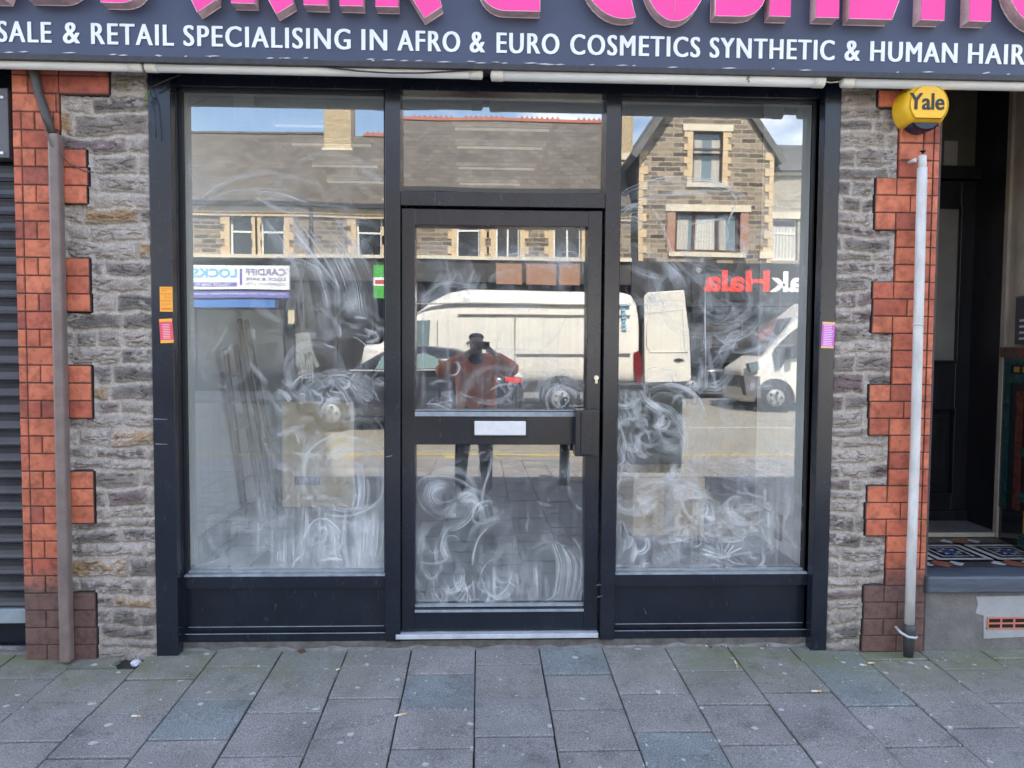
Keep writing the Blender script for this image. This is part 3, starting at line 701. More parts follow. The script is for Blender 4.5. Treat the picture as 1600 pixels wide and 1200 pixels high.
pb = at(500, 19, SY)[1]; LH = .46; LD = .068
def LX(px): return at(px, 20, SY)[0]
def arcpts(cx, cz, rx, rz, a0, a1, n=14): return [(cx+rx*math.cos(R(a0+(a1-a0)*i/n)), cz+rz*math.sin(R(a0+(a1-a0)*i/n))) for i in range(n+1)]
def ringseg(cx, cz, rx, rz, th_, a0, a1): return arcpts(cx, cz, rx, rz, a0, a1, 22)+list(reversed(arcpts(cx, cz, rx-th_, rz-th_, a0, a1, 22)))
letters = []
def letter(polys):
    m = MB(); b = MB()
    for i, pts in enumerate(polys):
        m.prism(pts, SY-LD-.0004*i, SY-LD+.003)
        b.prism(pts, SY-LD+.003+.0003*i, SY-.0005)
        cx = sum(p_[0] for p_ in pts)/len(pts); cz = sum(p_[1] for p_ in pts)/len(pts)
    o = part(m, 'letter', PINK, sign)
    gparent_part(b, 'letter_side', PSIDE, o, sign)
    # pale trim along the back edge of each letter
    e = MB()
    for pts in polys:
        k = len(pts)
        for i in range(k):
            p0, p1 = pts[i], pts[(i+1) % k]
            if max(p0[1], p1[1]) < pb+.2:
                e.tube([(p0[0], SY-.004, p0[1]), (p1[0], SY-.004, p1[1])], .0032, 5); e.tube([(p0[0], SY-LD, p0[1]), (p1[0], SY-LD, p1[1])], .0014, 4)
    gparent_part(e, 'letter_trim', PEDGE, o, sign)
T_ = .105
def vbar(a, b): return [(a, pb), (b, pb), (b, pb+LH), (a, pb+LH)]
def S_(a, b, dz=0):
    z = pb+dz; r_ = .1
    low = [(a, z), (b-r_, z)]+arcpts(b-r_, z+r_, r_, r_, -90, 0, 6)+[(b, z+.2), (b-.09, z+.24), (b-.09, z+.13), (b-.13, z+.09), (a, z+.09)]
    mid = [(a+.09, z+.2), (b-.1, z+.2), (b-.1, z+.28), (a+.09, z+.28)]
    up = [(a, z+.26), (a+.09, z+.26), (a+.09, z+.36), (b, z+.37), (b, z+LH), (a+.08, z+LH), (a, z+.38)]
    return [low, mid, up]
def E_(a, b, dz=0):
    z = pb+dz; return [[(a, z), (b-.03, z), (b, z+.085), (a+.1, z+.085), (a+.1, z+LH), (a, z+LH)], [(a+.102, z+.2), (b-.06, z+.2), (b-.03, z+.27), (a+.102, z+.27)], [(a+.102, z+.38), (b-.02, z+.38), (b-.02, z+LH), (a+.102, z+LH)]]
def slantleg(tip, lo, hi, top):
    "splayed leg: a pointed foot cut across, curving up to the letter"
    return [(LX(tip[0]), at(*tip, SY)[1]), (LX(hi[0]), at(*hi, SY)[1]), (LX(hi[0])-.02+top, pb+.3), (LX(hi[0])-.06+top, pb+LH), (LX(lo[0])-.05+top, pb+LH), (LX(lo[0])-.01+top*.6, pb+.2), (LX(lo[0]), at(*lo, SY)[1])]
letter(E_(LX(-62), LX(33), -.006)); letter(S_(LX(55), LX(143))); letter(S_(LX(170), LX(238), -.01))
letter([slantleg((317, 30), (303, -2), (346, 11), .03), vbar(LX(369), LX(405)), [(LX(346)+.01, pb+.2), (LX(369)-.001, pb+.2), (LX(369)-.001, pb+.28), (LX(346)+.01, pb+.28)]])
letter([[(LX(438), at(438, 33, SY)[1]), (LX(464), at(464, 17, SY)[1]), (LX(440), pb+.3), (LX(428), pb+LH), (LX(398)+.03, pb+LH), (LX(421), at(421, 0, SY)[1])], vbar(LX(480), LX(516)), [(LX(450), pb+.15), (LX(480)-.001, pb+.15), (LX(480)-.001, pb+.22), (LX(446), pb+.22)]])
letter([vbar(LX(535), LX(571))])
letter([vbar(LX(590), LX(625)), [(LX(665), at(665, 39, SY)[1]), (LX(692), at(692, 21, SY)[1]), (LX(672), pb+.16), (LX(660), pb+.24), (LX(626)+.002, pb+.24), (LX(626)+.002, pb+.12)],
        [(LX(627), pb+.245), (LX(665), pb+.25), (LX(680), pb+.34), (LX(668), pb+LH), (LX(627), pb+LH)]])
aa, bb = LX(748), LX(842)
letter([[(bb, pb-.004), (bb, pb+.16), (bb-.09, pb+.16), (bb-.09, pb+.07), (aa+.1, pb+.07)]+list(reversed(arcpts(aa+.11, pb+.106, .11, .11, 180, 270, 8)))[:0]+[(aa+.09, pb+.11), (aa+.1, pb+.2), (aa+.02, pb+.2)]+arcpts(aa+.11, pb+.106, .11, .11, 180, 270, 8),
        [(aa+.03, pb+.21), (bb-.05, pb+.3), (bb-.06, pb+LH), (aa+.04, pb+LH)]])
def clip(pts): return pts
a, b = LX(908), LX(990); letter([ringseg((a+b)/2+.06, pb+.21, .19, .235, .11, 75, 285)])
a, b = LX(1004), LX(1093); letter([ringseg((a+b)/2, pb+.215, (b-a)/2+.02, .245, .1, -90, 90), ringseg((a+b)/2, pb+.215, (b-a)/2+.02, .245, .1, 90, 270)])
letter(S_(LX(1110), LX(1187), -.004))
letter([vbar(LX(1194), LX(1226)), vbar(LX(1265), LX(1300)), [(LX(1227), pb+LH), (LX(1240), pb+.17), (LX(1252), pb+.17), (LX(1264), pb+LH)]])
letter(E_(LX(1316), LX(1392), -.002)); letter([vbar(LX(1426), LX(1462)), [(LX(1400), pb+.37), (LX(1425), pb+.37), (LX(1425), pb+LH), (LX(1400), pb+LH)], [(LX(1463), pb+.37), (LX(1485), pb+.37), (LX(1485), pb+LH), (LX(1463), pb+LH)]])
letter([vbar(LX(1500), LX(1533))]); a = LX(1554); letter([ringseg(a+.19, pb+.215, .19, .24, .11, 75, 285)])

# tube lights slung under the sign
def tube_light(px0, px1, pyc, label, caps=(1, 1), r=.0245):
    Y = -.2; a, z = at(px0, pyc, Y); b = at(px1, pyc, Y)[0]
    z = TZ
    t = empty('tube_light', ((a+b)/2, Y, z), label, 'tube light', 'weathered tube lights slung in a row under the sign')
    m = MB(); m.tube([(a+.02, Y, z), (b-.02, Y, z)], r, 18); part(m, 'diffuser', ALU, t)
    m = MB()
    if caps[0]: m.tube([(a-.005, Y, z), (a, Y, z), (a+.002, Y, z), (a+.05, Y, z)], [r*.55, r*1.0, r*1.08, r*1.08], 18)
    if caps[1]: m.tube([(b-.05, Y, z), (b-.002, Y, z), (b, Y, z), (b+.005, Y, z)], [r*1.08, r*1.08, r*1.0, r*.55], 18)
    if m.v: part(m, 'end_cap', CAPM, t)
    m = MB(); x_ = a+.2
    while x_ < b: m.box(x_-.009, x_+.009, Y-.012, Y+.02, z+r-.004, z+.045); x_ += (b-a)/2.6
    part(m, 'bracket', mat('rusty_bracket', (.08,.06,.05), .7, .3), t)
    return t
TZ = at(500, 110.5, -.2)[1]
tube_light(-330, 222, 99, 'dirty pale tube light at far left under the sign', (0, 1), .0205)
tube_light(228, 753, 104, 'pale tube light with a black cable sagging across it', (1, 1), .0215)
tube_light(768, 1287, 118, 'cream tube light over the door and the window beside it', (1, 1), .027)
tube_light(1315, 1990, 128, 'cream tube light above the yellow alarm box', (1, 0))
def cable(name, pts, r, m, label, cat):
    q = MB(); q.tube(pts, r, 7); o = q.build(name, m); return tag(o, label, cat)
def p3(px, py, Y): x, z = at(px, py, Y); return (x, Y, z)
cable('cable', [p3(x, y, -.235) for x, y in ((455, 97), (490, 101), (520, 106), (560, 111), (610, 114), (660, 114), (700, 112), (740, 109), (770, 107))], .0034, CABLE, 'thin black cable sagging in front of the tube light over the left window', 'cable')
cable('cable', [p3(x, y, -.2) for x, y in ((1286, 127), (1298, 129), (1308, 128), (1316, 126))], .003, CAPM, 'short cream wire bridging the gap between two tube lights', 'cable')
cable('cable', [p3(x, y, -.12) for x, y in ((228, 110), (231, 118), (229, 128), (233, 138), (240, 160), (243, 190), (244, 215))], .0022, CABLE, 'thin black wire dangling beside the left black post', 'cable')
cable('cable', [p3(x, y, -.13) for x, y in ((236, 137), (250, 130), (268, 122), (282, 117))], .0035, CABLE, 'short black cable slanting across the top of left post', 'cable')
# small weeds at the corner and on the tubes
def weed(pts, label, Yw):
    q = MB()
    for (px, py, s) in pts:
        for k in range(7):
            x, z = at(px, py, Yw); a = random.uniform(0, 6.28); r_ = s*random.uniform(.5, 1.3); ox, oz, oy = random.uniform(-s, s), random.uniform(-s*1.3, s*1.3), random.uniform(-s, s)
            c = Vector((x+ox, Yw+oy, z+oz)); u = Vector((math.cos(a), random.uniform(-.6, .6), math.sin(a)))*r_; v_ = Vector((-math.sin(a), random.uniform(-.6, .6), math.cos(a)))*r_*.5
            q.poly([c-u, c+v_, c+u, c-v_])
    o = q.build('weed', mat('leaf_green', (.14,.2,.035), .6, .3, 30)); return tag(o, label, 'weed')
weed([(194, 128, .006), (192, 133, .004)], 'tiny yellow green sprig on the stone under the tube light', -.13)
weed([(231, 145, .007), (229, 152, .008), (227, 161, .005)], 'small green weed in the corner of the left black post', -.13)
weed([(1169, 123, .006), (1170, 127, .004)], 'green weed hanging over the tube light near its right end', -.235)
weed([(1024, 114, .005), (1030, 115, .004), (1090, 116, .003)], 'green moss sprig poking up behind the tube light', -.2)

# ------------------------------------------------------------------ alarm box
ax, az = at(1440, 169, -.16); AR = .105
al = empty('alarm_box', (ax, -.19, az), 'round yellow alarm box with black lettering on the right brick jamb', 'alarm box')
YLW = mat('yellow_plastic', (.85,.48,.02), .35, .06, 12); 
def disc_solid(rs, flat=True, mi=0):
    "stack of (y, radius) rings; flat chops the bottom"
    q = MB(); seg = 48; n0 = 0
    for (y, r_) in rs:
        for j in range(seg):
            t = 2*math.pi*j/seg; x, z = r_*math.cos(t), r_*math.sin(t)
            if flat: z = max(z, -r_*.72)
            q.v.append((x, y, z))
    for i in range(len(rs)-1):
        for j in range(seg): a, b = i*seg+j, i*seg+(j+1) % seg; q.f.append((a, b, b+seg, a+seg)); q.m.append(mi); q.sm.append(True)
    q.f.append(tuple(range(seg))[::1]); q.m.append(mi); q.sm.append(False)
    return q
q = disc_solid([(-.028, .082), (-.022, .093), (.01, .104), (.075, .112)]); q.f[-1] = tuple(q.f[-1]); q.build('cover', YLW, al)
q = disc_solid([(-.0, .074), (.012, .082), (.075, .082)], False); q.v = [(x+.006, y+.0, z-.026) for x, y, z in q.v]; q.build('base', mat('black_strobe_lens', (.015,.02,.04), .15), al)
ya = at(1421, 171, -.2195); yb = at(1476, 146, -.2195)
ob = [text_obj('Yale', ya[0]-ax+dx, yb[0]-ax+dx, ya[1]-az, yb[1]-az, -.029-.0004*k, 'lettering', mat('black_print', (.015,.015,.02), .4), None, .0012, .012) for k, dx in enumerate((-.0012, .0012))]
tmp = join(ob, 'lettering')
tmp.parent = al
q = MB(); q.tube([(-.075, -.016, .03), (-.075, -.0245, .03)], .004, 8); q.build('screw', mat('dark_screw', (.1,.07,.02), .5), al)

# ------------------------------------------------------------------ pipes
def pipe(pts, r, m, name, label, cat, extra=None):
    root = empty(name, pts[0], label, cat); q = MB(); q.tube(pts, r, 18); part(q, 'pipe', m, root); return root
yp = -.165
pz0 = gz(-.16)+.004
wp = pipe([p3(1441, 262, yp), p3(1435, 500, yp), p3(1430, 700, yp), p3(1424, 868, yp), p3(1421, 978, yp)], .0215, WPIPE, 'downpipe', 'slim weathered white downpipe on the right red brick jamb', 'downpipe')
q = MB(); q.tube([p3(1442, 236, yp), p3(1441.5, 244, yp), p3(1441, 266, yp)], [.014, .0175, .0175], 16); part(q, 'spigot', WPIPE, wp)
x_, y_, z_ = p3(1421, 978, yp)
q = MB(); q.tube([(x_, yp, z_+.01), (x_, yp, z_-.02), (x_, yp, pz0+.0)], [.026, .026, .022], 18); part(q, 'shoe', mat('black_drain_shoe', (.05,.055,.055), .5), wp)
q = MB(); q.tube([(x_-.055, yp+.02, z_-.01), (x_-.045, yp-.01, z_-.028), (x_-.02, yp-.028, z_-.042), (x_+.015, yp-.03, z_-.046), (x_+.03, yp-.01, z_-.046)], .0065, 8); part(q, 'clip', mat('galvanised_clip', (.45,.46,.47), .4, metal=.3), wp)
q = MB(); q.tube([p3(1434.8, 506, yp), p3(1434.6, 508.5, yp)], .0235, 18); part(q, 'collar', WPIPE, wp)
q = MB(); x1_, y1_, z1_ = p3(1434, 250, yp); q.tube([(x1_-.012, yp+.05, z1_), (x1_-.012, yp, z1_)], .009, 8); part(q, 'screw_boss', WPIPE, wp)
bp_ = empty('downpipe', p3(86, 208, -.15), 'square brown downpipe on the left red brick jamb', 'downpipe')
a, b = at(78.5, 600, -.16)[0], at(95, 600, -.16)[0]
q = MB(); q.box(a+.02, b+.018, -.17, -.12, pz0, at(86, 208, -.16)[1]);
zt_, zb_ = at(86, 208, -.16)[1], pz0
q = MB(); xt0, xt1 = at(78, 208, -.16)[0], at(95.5, 208, -.16)[0]; xb0, xb1 = at(90, 1008, -.16)[0], at(107, 1008, -.16)[0]
xt0 = (xt0+xb0)/2; xb0 = xt0; xt1 = (xt1+xb1)/2; xb1 = xt1
seg = [(xt0, zb_), (xt1, zb_), (xt1, zt_), (xt0, zt_)]; q.prism(seg, -.172, -.118); part(q, 'pipe', BROWNP, bp_, bevel=.012)
q = MB(); q.tube([(xt0+.01, -.14, zt_-.002), (xt0-.012, -.14, zt_+.07), (xt0-.045, -.14, zt_+.17), (xt0-.062, -.14, zt_+.26), (xt0-.07, -.14, zt_+.34)], [.016, .0185, .019, .02, .02], 12)
part(q, 'bent_top', mat('dark_lead_pipe', (.06,.052,.05), .5), bp_)
cable('cable', [(xt0-.085, -.125, zt_+.34), (xt0-.078, -.125, zt_+.24), (xt0-.05, -.13, zt_+.12), (xt0-.01, -.17, zt_+.02), (xt0+.02, -.18, zt_-.05), (xt0+.07, -.122, zt_-.12), (xt0+.13, -.12, zt_-.15), (xt0+.17,-.12,zt_-.155)], .003, mat('grey_brown_cable', (.15,.1,.085), .6), 'thin brown cable curling over the left brick jamb beside the pipe', 'cable')

# ------------------------------------------------------------------ roller shutter on the left
sh = empty('roller_shutter', (Lx0-.9, 0, 0), 'closed black slatted roller shutter of the next shop at left', 'roller shutter')
q = MB(); ztop_s = at(5, 250, -.02)[1]; zbot_s = at(5, 948, -.02)[1]; z = zbot_s; pz_ = .0745; Lr = Lx0-.004
n_ = int((ztop_s-zbot_s)/pz_)
prof = []
for k in range(n_):
    zb0 = zbot_s+k*pz_
    for u, d in ((0, .0), (.06, .012), (.14, .014), (.3, .004), (.55, .001), (.8, .006), (.93, .012), (.97, .0)): prof.append((zb0+u*pz_, -.02-d))
for i in range(len(prof)-1):
    (za, ya), (zc, yc) = prof[i], prof[i+1]; q.poly([(Lr-1.8, ya, za), (Lr, ya, za), (Lr, yc, zc), (Lr-1.8, yc, zc)])
part(q, 'slat_curtain', mat('black_shutter_slats', (.045,.046,.052), .38, .3, 8), sh)
q = MB(); q.box(Lr-1.8, Lr-.002, -.05, -.0, at(5, 972, -.03)[1], at(5, 950, -.03)[1]); part(q, 'bottom_rail', mat('pale_grey_rail', (.26,.30,.33), .4, .2), sh, bevel=.004)
q = MB(); q.box(Lr-1.8, Lr-.028, -.085, .0, at(5, 247, -.08)[1], at(5, 138, -.08)[1]); part(q, 'box', mat('grey_shutter_box', (.10,.10,.11), .4, .15), sh, bevel=.003)
q = MB()
for py in (152, 239): x_, z_ = at(3, py, -.09); q.tube([(x_, -.085, z_), (x_, -.094, z_)], [.0095, .006], 10)
part(q, 'bolt', SILVER, sh)
q = MB(); q.box(Lr-.008, Lr+.002, -.045, .02, zbot_s, ztop_s); part(q, 'guide_edge', mat('pale_guide', (.42,.42,.45), .5), sh)
q = MB(); q.box(Lr-1.8, Lr, .02, .2, -.2, 2.78); part(q, 'backing', BLACK, sh)
q = MB(); q.box(Lr-1.8, Lr-.002, -.06, .02, gz(0)-.05, gz(-.0)+.012); part(q, 'sill', GREYR, sh)

# ------------------------------------------------------------------ entrance on the right
ex0 = Rx1-.004; ex1 = 3.4
FZ = at(1520, 897, -.1)[1]
tb_ = -.1
stp = empty('doorstep', (2.6, 0, 0), 'blue slate doorstep over a grey rendered riser at right', 'doorstep')
q = MB(); q.box(ex0-.01, ex1, -.135, .02, FZ-.085, FZ); part(q, 'slate_tread', SLATE, stp, bevel=.012)
q = MB(); q.box(ex0, ex1, -.105, .0, -.2, FZ-.087); part(q, 'riser', GREYR, stp)
x_, z_ = at(1522, 932, -.107)
q = MB(); P = [at(*c, -.107) for c in ((1525, 932), (1660, 930), (1660, 992), (1537, 998), (1537, 962), (1524, 958), (1528, 945))]; q.prism(P, -.108, -.1); part(q, 'patch', PATCHR, stp)
vb = empty('air_brick', (at(1570, 974, -.11)[0], -.11, at(1570, 974, -.11)[1]), 'terracotta air brick set low in the grey riser', 'air brick')
a, z1 = at(1543, 965, -.112); b, z0 = at(1605, 983, -.112)
q = MB(); q.box(a, b, -.112, -.1, z1-.007, z1); q.box(a, b, -.112, -.1, z0, z0+.007); zm = (z0+z1)/2; q.box(a, b, -.1118, -.1, zm-.004, zm+.004)
for k in range(4): xx = a+(b-a)*k/3*.98; q.box(xx, xx+.008, -.1125, -.1, z0+.001, z1-.001)
part(q, 'grille', TERRA, vb)
q = MB(); q.box(a+.004, b-.004, -.1095, -.1085, z0+.004, z1-.004); part(q, 'cavity', mat('void_black', (.01,.008,.008), .9), vb)
# tiled porch floor
dep = .71-.1
q = MB(); q.box(ex0-.3, ex1, .02, dep, FZ-.06, FZ-.004); tag(q.build('porch_floor', mat('dark_floor_tile', (.055,.05,.055), .35, .3, 12)), kind='structure')
tiles = [MB() for _ in range(4)]
TW = mat('white_floor_tile', (.5,.52,.52), .3, .1); TBU = mat('blue_floor_tile', (.03,.07,.28), .3); TBK = mat('black_floor_tile', (.015,.015,.02), .3); TRD = mat('red_floor_tile', (.28,.1,.06), .4)
def quad(k, P, z=FZ-.0035): tiles[k].poly([(x, y, z) for x, y in P])
def dsq(k, cx, cy, s, z, rot=0):
    ca, sa = math.cos(rot), math.sin(rot); quad(k, [(cx+s*(ca*u-sa*v), cy+s*(sa*u+ca*v)) for u, v in ((-1,-1),(1,-1),(1,1),(-1,1))], z)
def motif(cx, cy, s):
    for i, (k, f) in enumerate(((2, 1.25), (0, 1.0), (2, .78), (0, .60), (2, .52))): dsq(k, cx, cy, s*f, FZ-.0034+i*.0004)
    for a in range(8):
        t = a*math.pi/4; tiles[0].poly([(cx+s*.5*math.cos(t), cy+s*.5*math.sin(t), FZ-.0012), (cx+s*.26*math.cos(t+.35), cy+s*.26*math.sin(t+.35), FZ-.0012), (cx+s*.26*math.cos(t-.35), cy+s*.26*math.sin(t-.35), FZ-.0012)])
    dsq(1, cx, cy, s*.22, FZ-.0008, .78)
m0 = [(at(1533, 866, 0)[0]*1.0+.03, .30), (at(1455, 866, 0)[0]-.03, .30), (at(1640, 866, 0)[0], .30)]
for cx, cy in m0: motif(cx, cy, .145)
for cx in (m0[0][0]-.17, m0[0][0]+.2):
    for cy in (.09, .52): dsq(3, cx, cy, .045, FZ-.003, .78); dsq(0, cx-.075, cy, .03, FZ-.003, .78); dsq(0, cx+.075, cy, .03, FZ-.003, .78)
pf = empty('floor_tiles', (2.6, .3, FZ), 'patterned victorian floor tiles of white, blue and red in the right porch', 'floor tiles')
for k, mm in enumerate((TW, TBU, TBK, TRD)): part(tiles[k], ('white_tile', 'blue_tile', 'black_tile', 'red_tile')[k], mm, pf)
DY = .95
thz = at(1500, 815, DY-.1)[1]
q = MB(); q.box(ex0-.3, ex1, dep, DY+.2, FZ-.1, FZ+.02); q.box(ex0-.3, ex1, dep-.006, dep, FZ-.0, FZ+.024, 1); tag(q.build('threshold_stone', [mat('worn_stone', (.13,.13,.13), .8, .3, 10, bump=.3), CREAMW]), 'worn stone threshold with a cream edge before the black door', 'threshold')
ed = empty('entrance_door', (2.8, DY, FZ), 'glossy black panelled entrance door set back in the right porch', 'door')
xdl, xdr = ex0-.35, at(1529, 600, DY)[0]
dtop = at(1500, 283, DY)[1]
q = MB(); gxl, gxr = xdl+.12, at(1497, 450, DY)[0]; gz0, gz1 = at(1490, 563, DY)[1], at(1490, 326, DY)[1]; pz0_, pz1_ = at(1490, 770, DY)[1], at(1490, 640, DY)[1]
q.box(xdl, gxl, DY, DY+.05, FZ+.02, dtop); q.box(gxr, xdr, DY, DY+.05, FZ+.02, dtop); q.box(gxl, gxr, DY, DY+.05, FZ+.02, pz0_); q.box(gxl, gxr, DY, DY+.05, pz1_, gz0); q.box(gxl, gxr, DY, DY+.05, gz1, dtop)
part(q, 'door_leaf', MOLD, ed, bevel=.004)
q = MB(); q.box(gxl, gxr, DY+.02, DY+.026, gz0, gz1); part(q, 'glass_panel', mat('frosted_grey_glass', (.22,.22,.20), .35, .2, 3), ed)
q = MB(); q.box(gxl, gxr, DY+.025, DY+.04, pz0_, pz1_); q.box(gxl+.03, gxr-.03, DY+.012, DY+.026, pz0_+.03, pz1_-.03); q.box(gxl+.05, gxr-.05, DY+.004, DY+.013, pz0_+.05, pz1_-.05); part(q, 'lower_panel', MOLD, ed, bevel=.006)
q = MB()
for (a, b, z0, z1) in ((gxl, gxr, gz0, gz1), (gxl, gxr, pz0_, pz1_)):
    q.box(a-.012, a, DY-.012, DY, z0-.012, z1+.012); q.box(b, b+.012, DY-.012, DY, z0-.012, z1+.012); q.box(a, b, DY-.012, DY, z1, z1+.012); q.box(a, b, DY-.02, DY, z0-.014, z0)
part(q, 'moulding', MOLD, ed, bevel=.003)
q = MB(); q.box(xdl, xdr+.02, DY-.05, DY+.05, dtop+.005, dtop+.08); q.box(xdl, xdr, DY-.03, DY+.0, FZ+.02, FZ+.08); part(q, 'door_rail', MOLD, ed, bevel=.006)
# fluted frame at the right of the door
q = MB(); fx = xdr; fw = at(1592, 200, DY-.3)[0]-fx
prof = [(fx, DY)]; k_ = 9
xr_, yr_ = at(1568, 700, .62)[0], .62
for i in range(k_):
    t = i/k_; u = Vector((fx, DY-.02)).lerp(Vector((xr_, yr_)), t); v_ = Vector((fx, DY-.02)).lerp(Vector((xr_, yr_)), t+.55/k_)
    prof += [(u.x, u.y), (u.x+.004, u.y-.03), (v_.x, v_.y-.03), (v_.x+.002, v_.y)]
prof += [(xr_, yr_), (xr_, DY+.1), (fx, DY+.1)]
nn = len(q.v); k = len(prof); q.v += [(x, y, FZ+.01) for x, y in prof]+[(x, y, 2.95) for x, y in prof]
for i in range(k): j = (i+1) % k; q.f.append((nn+i, nn+j, nn+k+j, nn+k+i)); q.m.append(0); q.sm.append(False)
part(q, 'fluted_frame', MOLD, ed)
# transom light over the door with a sheet of paper in it
q = MB(); q.box(xdl, xdr+.02, DY+.02, DY+.03, dtop+.08, 2.95); part(q, 'transom_light', mat('dull_olive_glass', (.14,.135,.10), .2, .25, 2), ed)
a, z1 = at(1478, 219, DY); b, z0 = at(1497, 270, DY); q = MB(); q.box(a, b, DY+.012, DY+.018, z0, z1); part(q, 'paper_notice', mat('grey_paper', (.38,.38,.34), .7, .1), ed)
# right wall of the porch: tiles below, cream plaster above
wx = lambda px, Y: at(px, 540, Y)[0]
pw = empty('porch_wall', (3.2, .3, FZ), 'right porch wall with green tiled dado and worn cream plaster above', 'wall')
wA = (wx(1568, .62)+.004, .62); wB = (at(1640, 540, .1)[0], -.1)
wz0 = at(1590, 540, .35)[1]
def wpt(t, z, off=0):
    d = Vector((wB[0]-wA[0], wB[1]-wA[1])); nrm = Vector((-d.y, d.x)).normalized()*-1
    nrm = Vector((-abs(nrm.x), -abs(nrm.y))) if True else nrm
    return (wA[0]+d.x*t+nrm.x*off, wA[1]+d.y*t+nrm.y*off, z)
def wquad(mb_, t0, t1, z0, z1, off, mi=0):
    a_, b_, c__, d__ = wpt(t0, z0, off), wpt(t1, z0, off), wpt(t1, z1, off), wpt(t0, z1, off); e_ = [wpt(t0, z0, off-.03), wpt(t1, z0, off-.03), wpt(t1, z1, off-.03), wpt(t0, z1, off-.03)]
    n0 = len(mb_.v); mb_.v += [a_, b_, c__, d__]+e_
    for q_ in ((0,1,2,3),(7,6,5,4),(4,5,1,0),(5,6,2,1),(6,7,3,2),(7,4,0,3)): mb_.f.append(tuple(n0+i for i in q_)); mb_.m.append(mi); mb_.sm.append(False)
zd = at(1590, 553, .3)[1]
q = MB(); wquad(q, 0, 1, zd+.02, 2.95, .0); part(q, 'plaster', CREAMW, pw)
q = MB(); wquad(q, 0, 1, FZ-.05, zd+.03, .008); part(q, 'dado_base', mat('near_black_tile', (.01,.012,.014), .12, .3), pw)
q = MB(); wquad(q, 0, .14, FZ+.18, zd-.02, .016); wquad(q, .14, 1, zd-.06, zd-.02, .016); wquad(q, .14, 1, zd-.16, zd-.11, .016)
for k in range(4): wquad(q, .34, .9, zd-.55-k*.24, zd-.50-k*.24, .017)
part(q, 'teal_tile', mat('teal_glazed_tile', (.012,.06,.062), .12, .3, 20), pw)
q = MB(); wquad(q, .0, 1, zd-.02, zd+.035, .026); wquad(q, .26, .34, FZ+.2, zd-.2, .02); part(q, 'oxblood_tile', mat('oxblood_tile', (.10,.028,.02), .15, .3, 20), pw)
q = MB()
for k in range(6): wquad(q, .2+k*.13, .26+k*.13, zd-.10, zd-.07, .019)
for k in range(4):
    for j in range(3): wquad(q, .42+.16*j, .46+.16*j, zd-.5-k*.24+.03, zd-.5-k*.24+.15, .019)
part(q, 'ochre_tile', mat('ochre_tile', (.32,.22,.04), .2, .3, 30), pw)
q = MB(); wquad(q, -.02, .04, FZ+.0, 2.9, .022); part(q, 'cream_edge', CREAMW, pw)
ic = empty('intercom', (wpt(.7, zd+.2)[0], wpt(.7, 0)[1], zd+.2), 'dark grey door intercom with four bell buttons on porch wall', 'intercom')
q = MB(); wquad(q, .22, 1.0, zd+.05, zd+.30, .03); part(q, 'panel', mat('dark_grey_intercom', (.06,.065,.08), .4), ic)
q = MB()
for k in range(4): wquad(q, .3, .58, zd+.075+k*.032, zd+.087+k*.032, .038)
part(q, 'bell_button', SILVER, ic)
q = MB(); wquad(q, .16, 1.0, zd+.31, zd+.75, .015); part(q, 'panel_board', CREAMW, pw)
# left inner wall of the porch and its ceiling
q = MB(); q.box(ex0-.36, ex0-.01, -.03, DY+.1, -.1, FZ); q.box(ex0-.4, ex1+.2, DY+.1, DY+.14, -.1, 3.0); q.box(ex0-.1, ex1+.1, -.1, DY+.14, 2.96, 3.0); q.box(ex0-.38, ex0-.34, .3, DY+.1, -.1, 3.0)
tag(q.build('porch_wall_backing', mat('dark_porch_paint', (.04,.04,.045), .6)), kind='structure')

# ------------------------------------------------------------------ room behind the glass
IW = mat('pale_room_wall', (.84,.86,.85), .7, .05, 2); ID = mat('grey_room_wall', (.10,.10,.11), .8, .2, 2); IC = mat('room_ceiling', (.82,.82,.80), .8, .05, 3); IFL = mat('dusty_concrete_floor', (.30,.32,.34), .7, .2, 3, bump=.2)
q = MB(); q.box(-1.58, -1.412, .06, 6.5, -.02, 2.8); tag(q.build('left_wall', IW), kind='structure')
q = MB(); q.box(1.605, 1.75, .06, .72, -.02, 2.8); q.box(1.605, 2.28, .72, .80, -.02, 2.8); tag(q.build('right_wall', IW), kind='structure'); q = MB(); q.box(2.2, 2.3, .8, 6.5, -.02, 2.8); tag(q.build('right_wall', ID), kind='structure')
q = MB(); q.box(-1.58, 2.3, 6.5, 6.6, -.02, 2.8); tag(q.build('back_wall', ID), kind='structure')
q = MB(); q.box(-1.6, 2.3, .07, 6.6, 2.8, 2.9); q.box(-1.48, -1.30, .9, 6.5, 2.66, 2.8); tag(q.build('ceiling', IC), kind='structure')
q = MB(); q.box(-1.6, 2.3, .06, 6.6, -.06, .0); tag(q.build('floor', IFL), kind='structure')
PLF = mat('pale_display_floor', (.50,.52,.53), .7, .12, 3, bump=.1); q = MB(); q.box(-1.412, -.46, .06, 3.2, .0, .30); tag(q.build('display_floor', PLF), kind='structure'); q = MB(); q.box(.64, 1.605, .06, 2.6, .0, .30); tag(q.build('display_floor', mat('dark_display_floor', (.13,.145,.165), .6, .2, 3)), kind='structure')
LAMP = mat('strip_lamp', (.45,.45,.43), .5, .02, emit=(1, .97, .88), estr=.06)
lab = ['nearest', 'second', 'third', 'farthest']
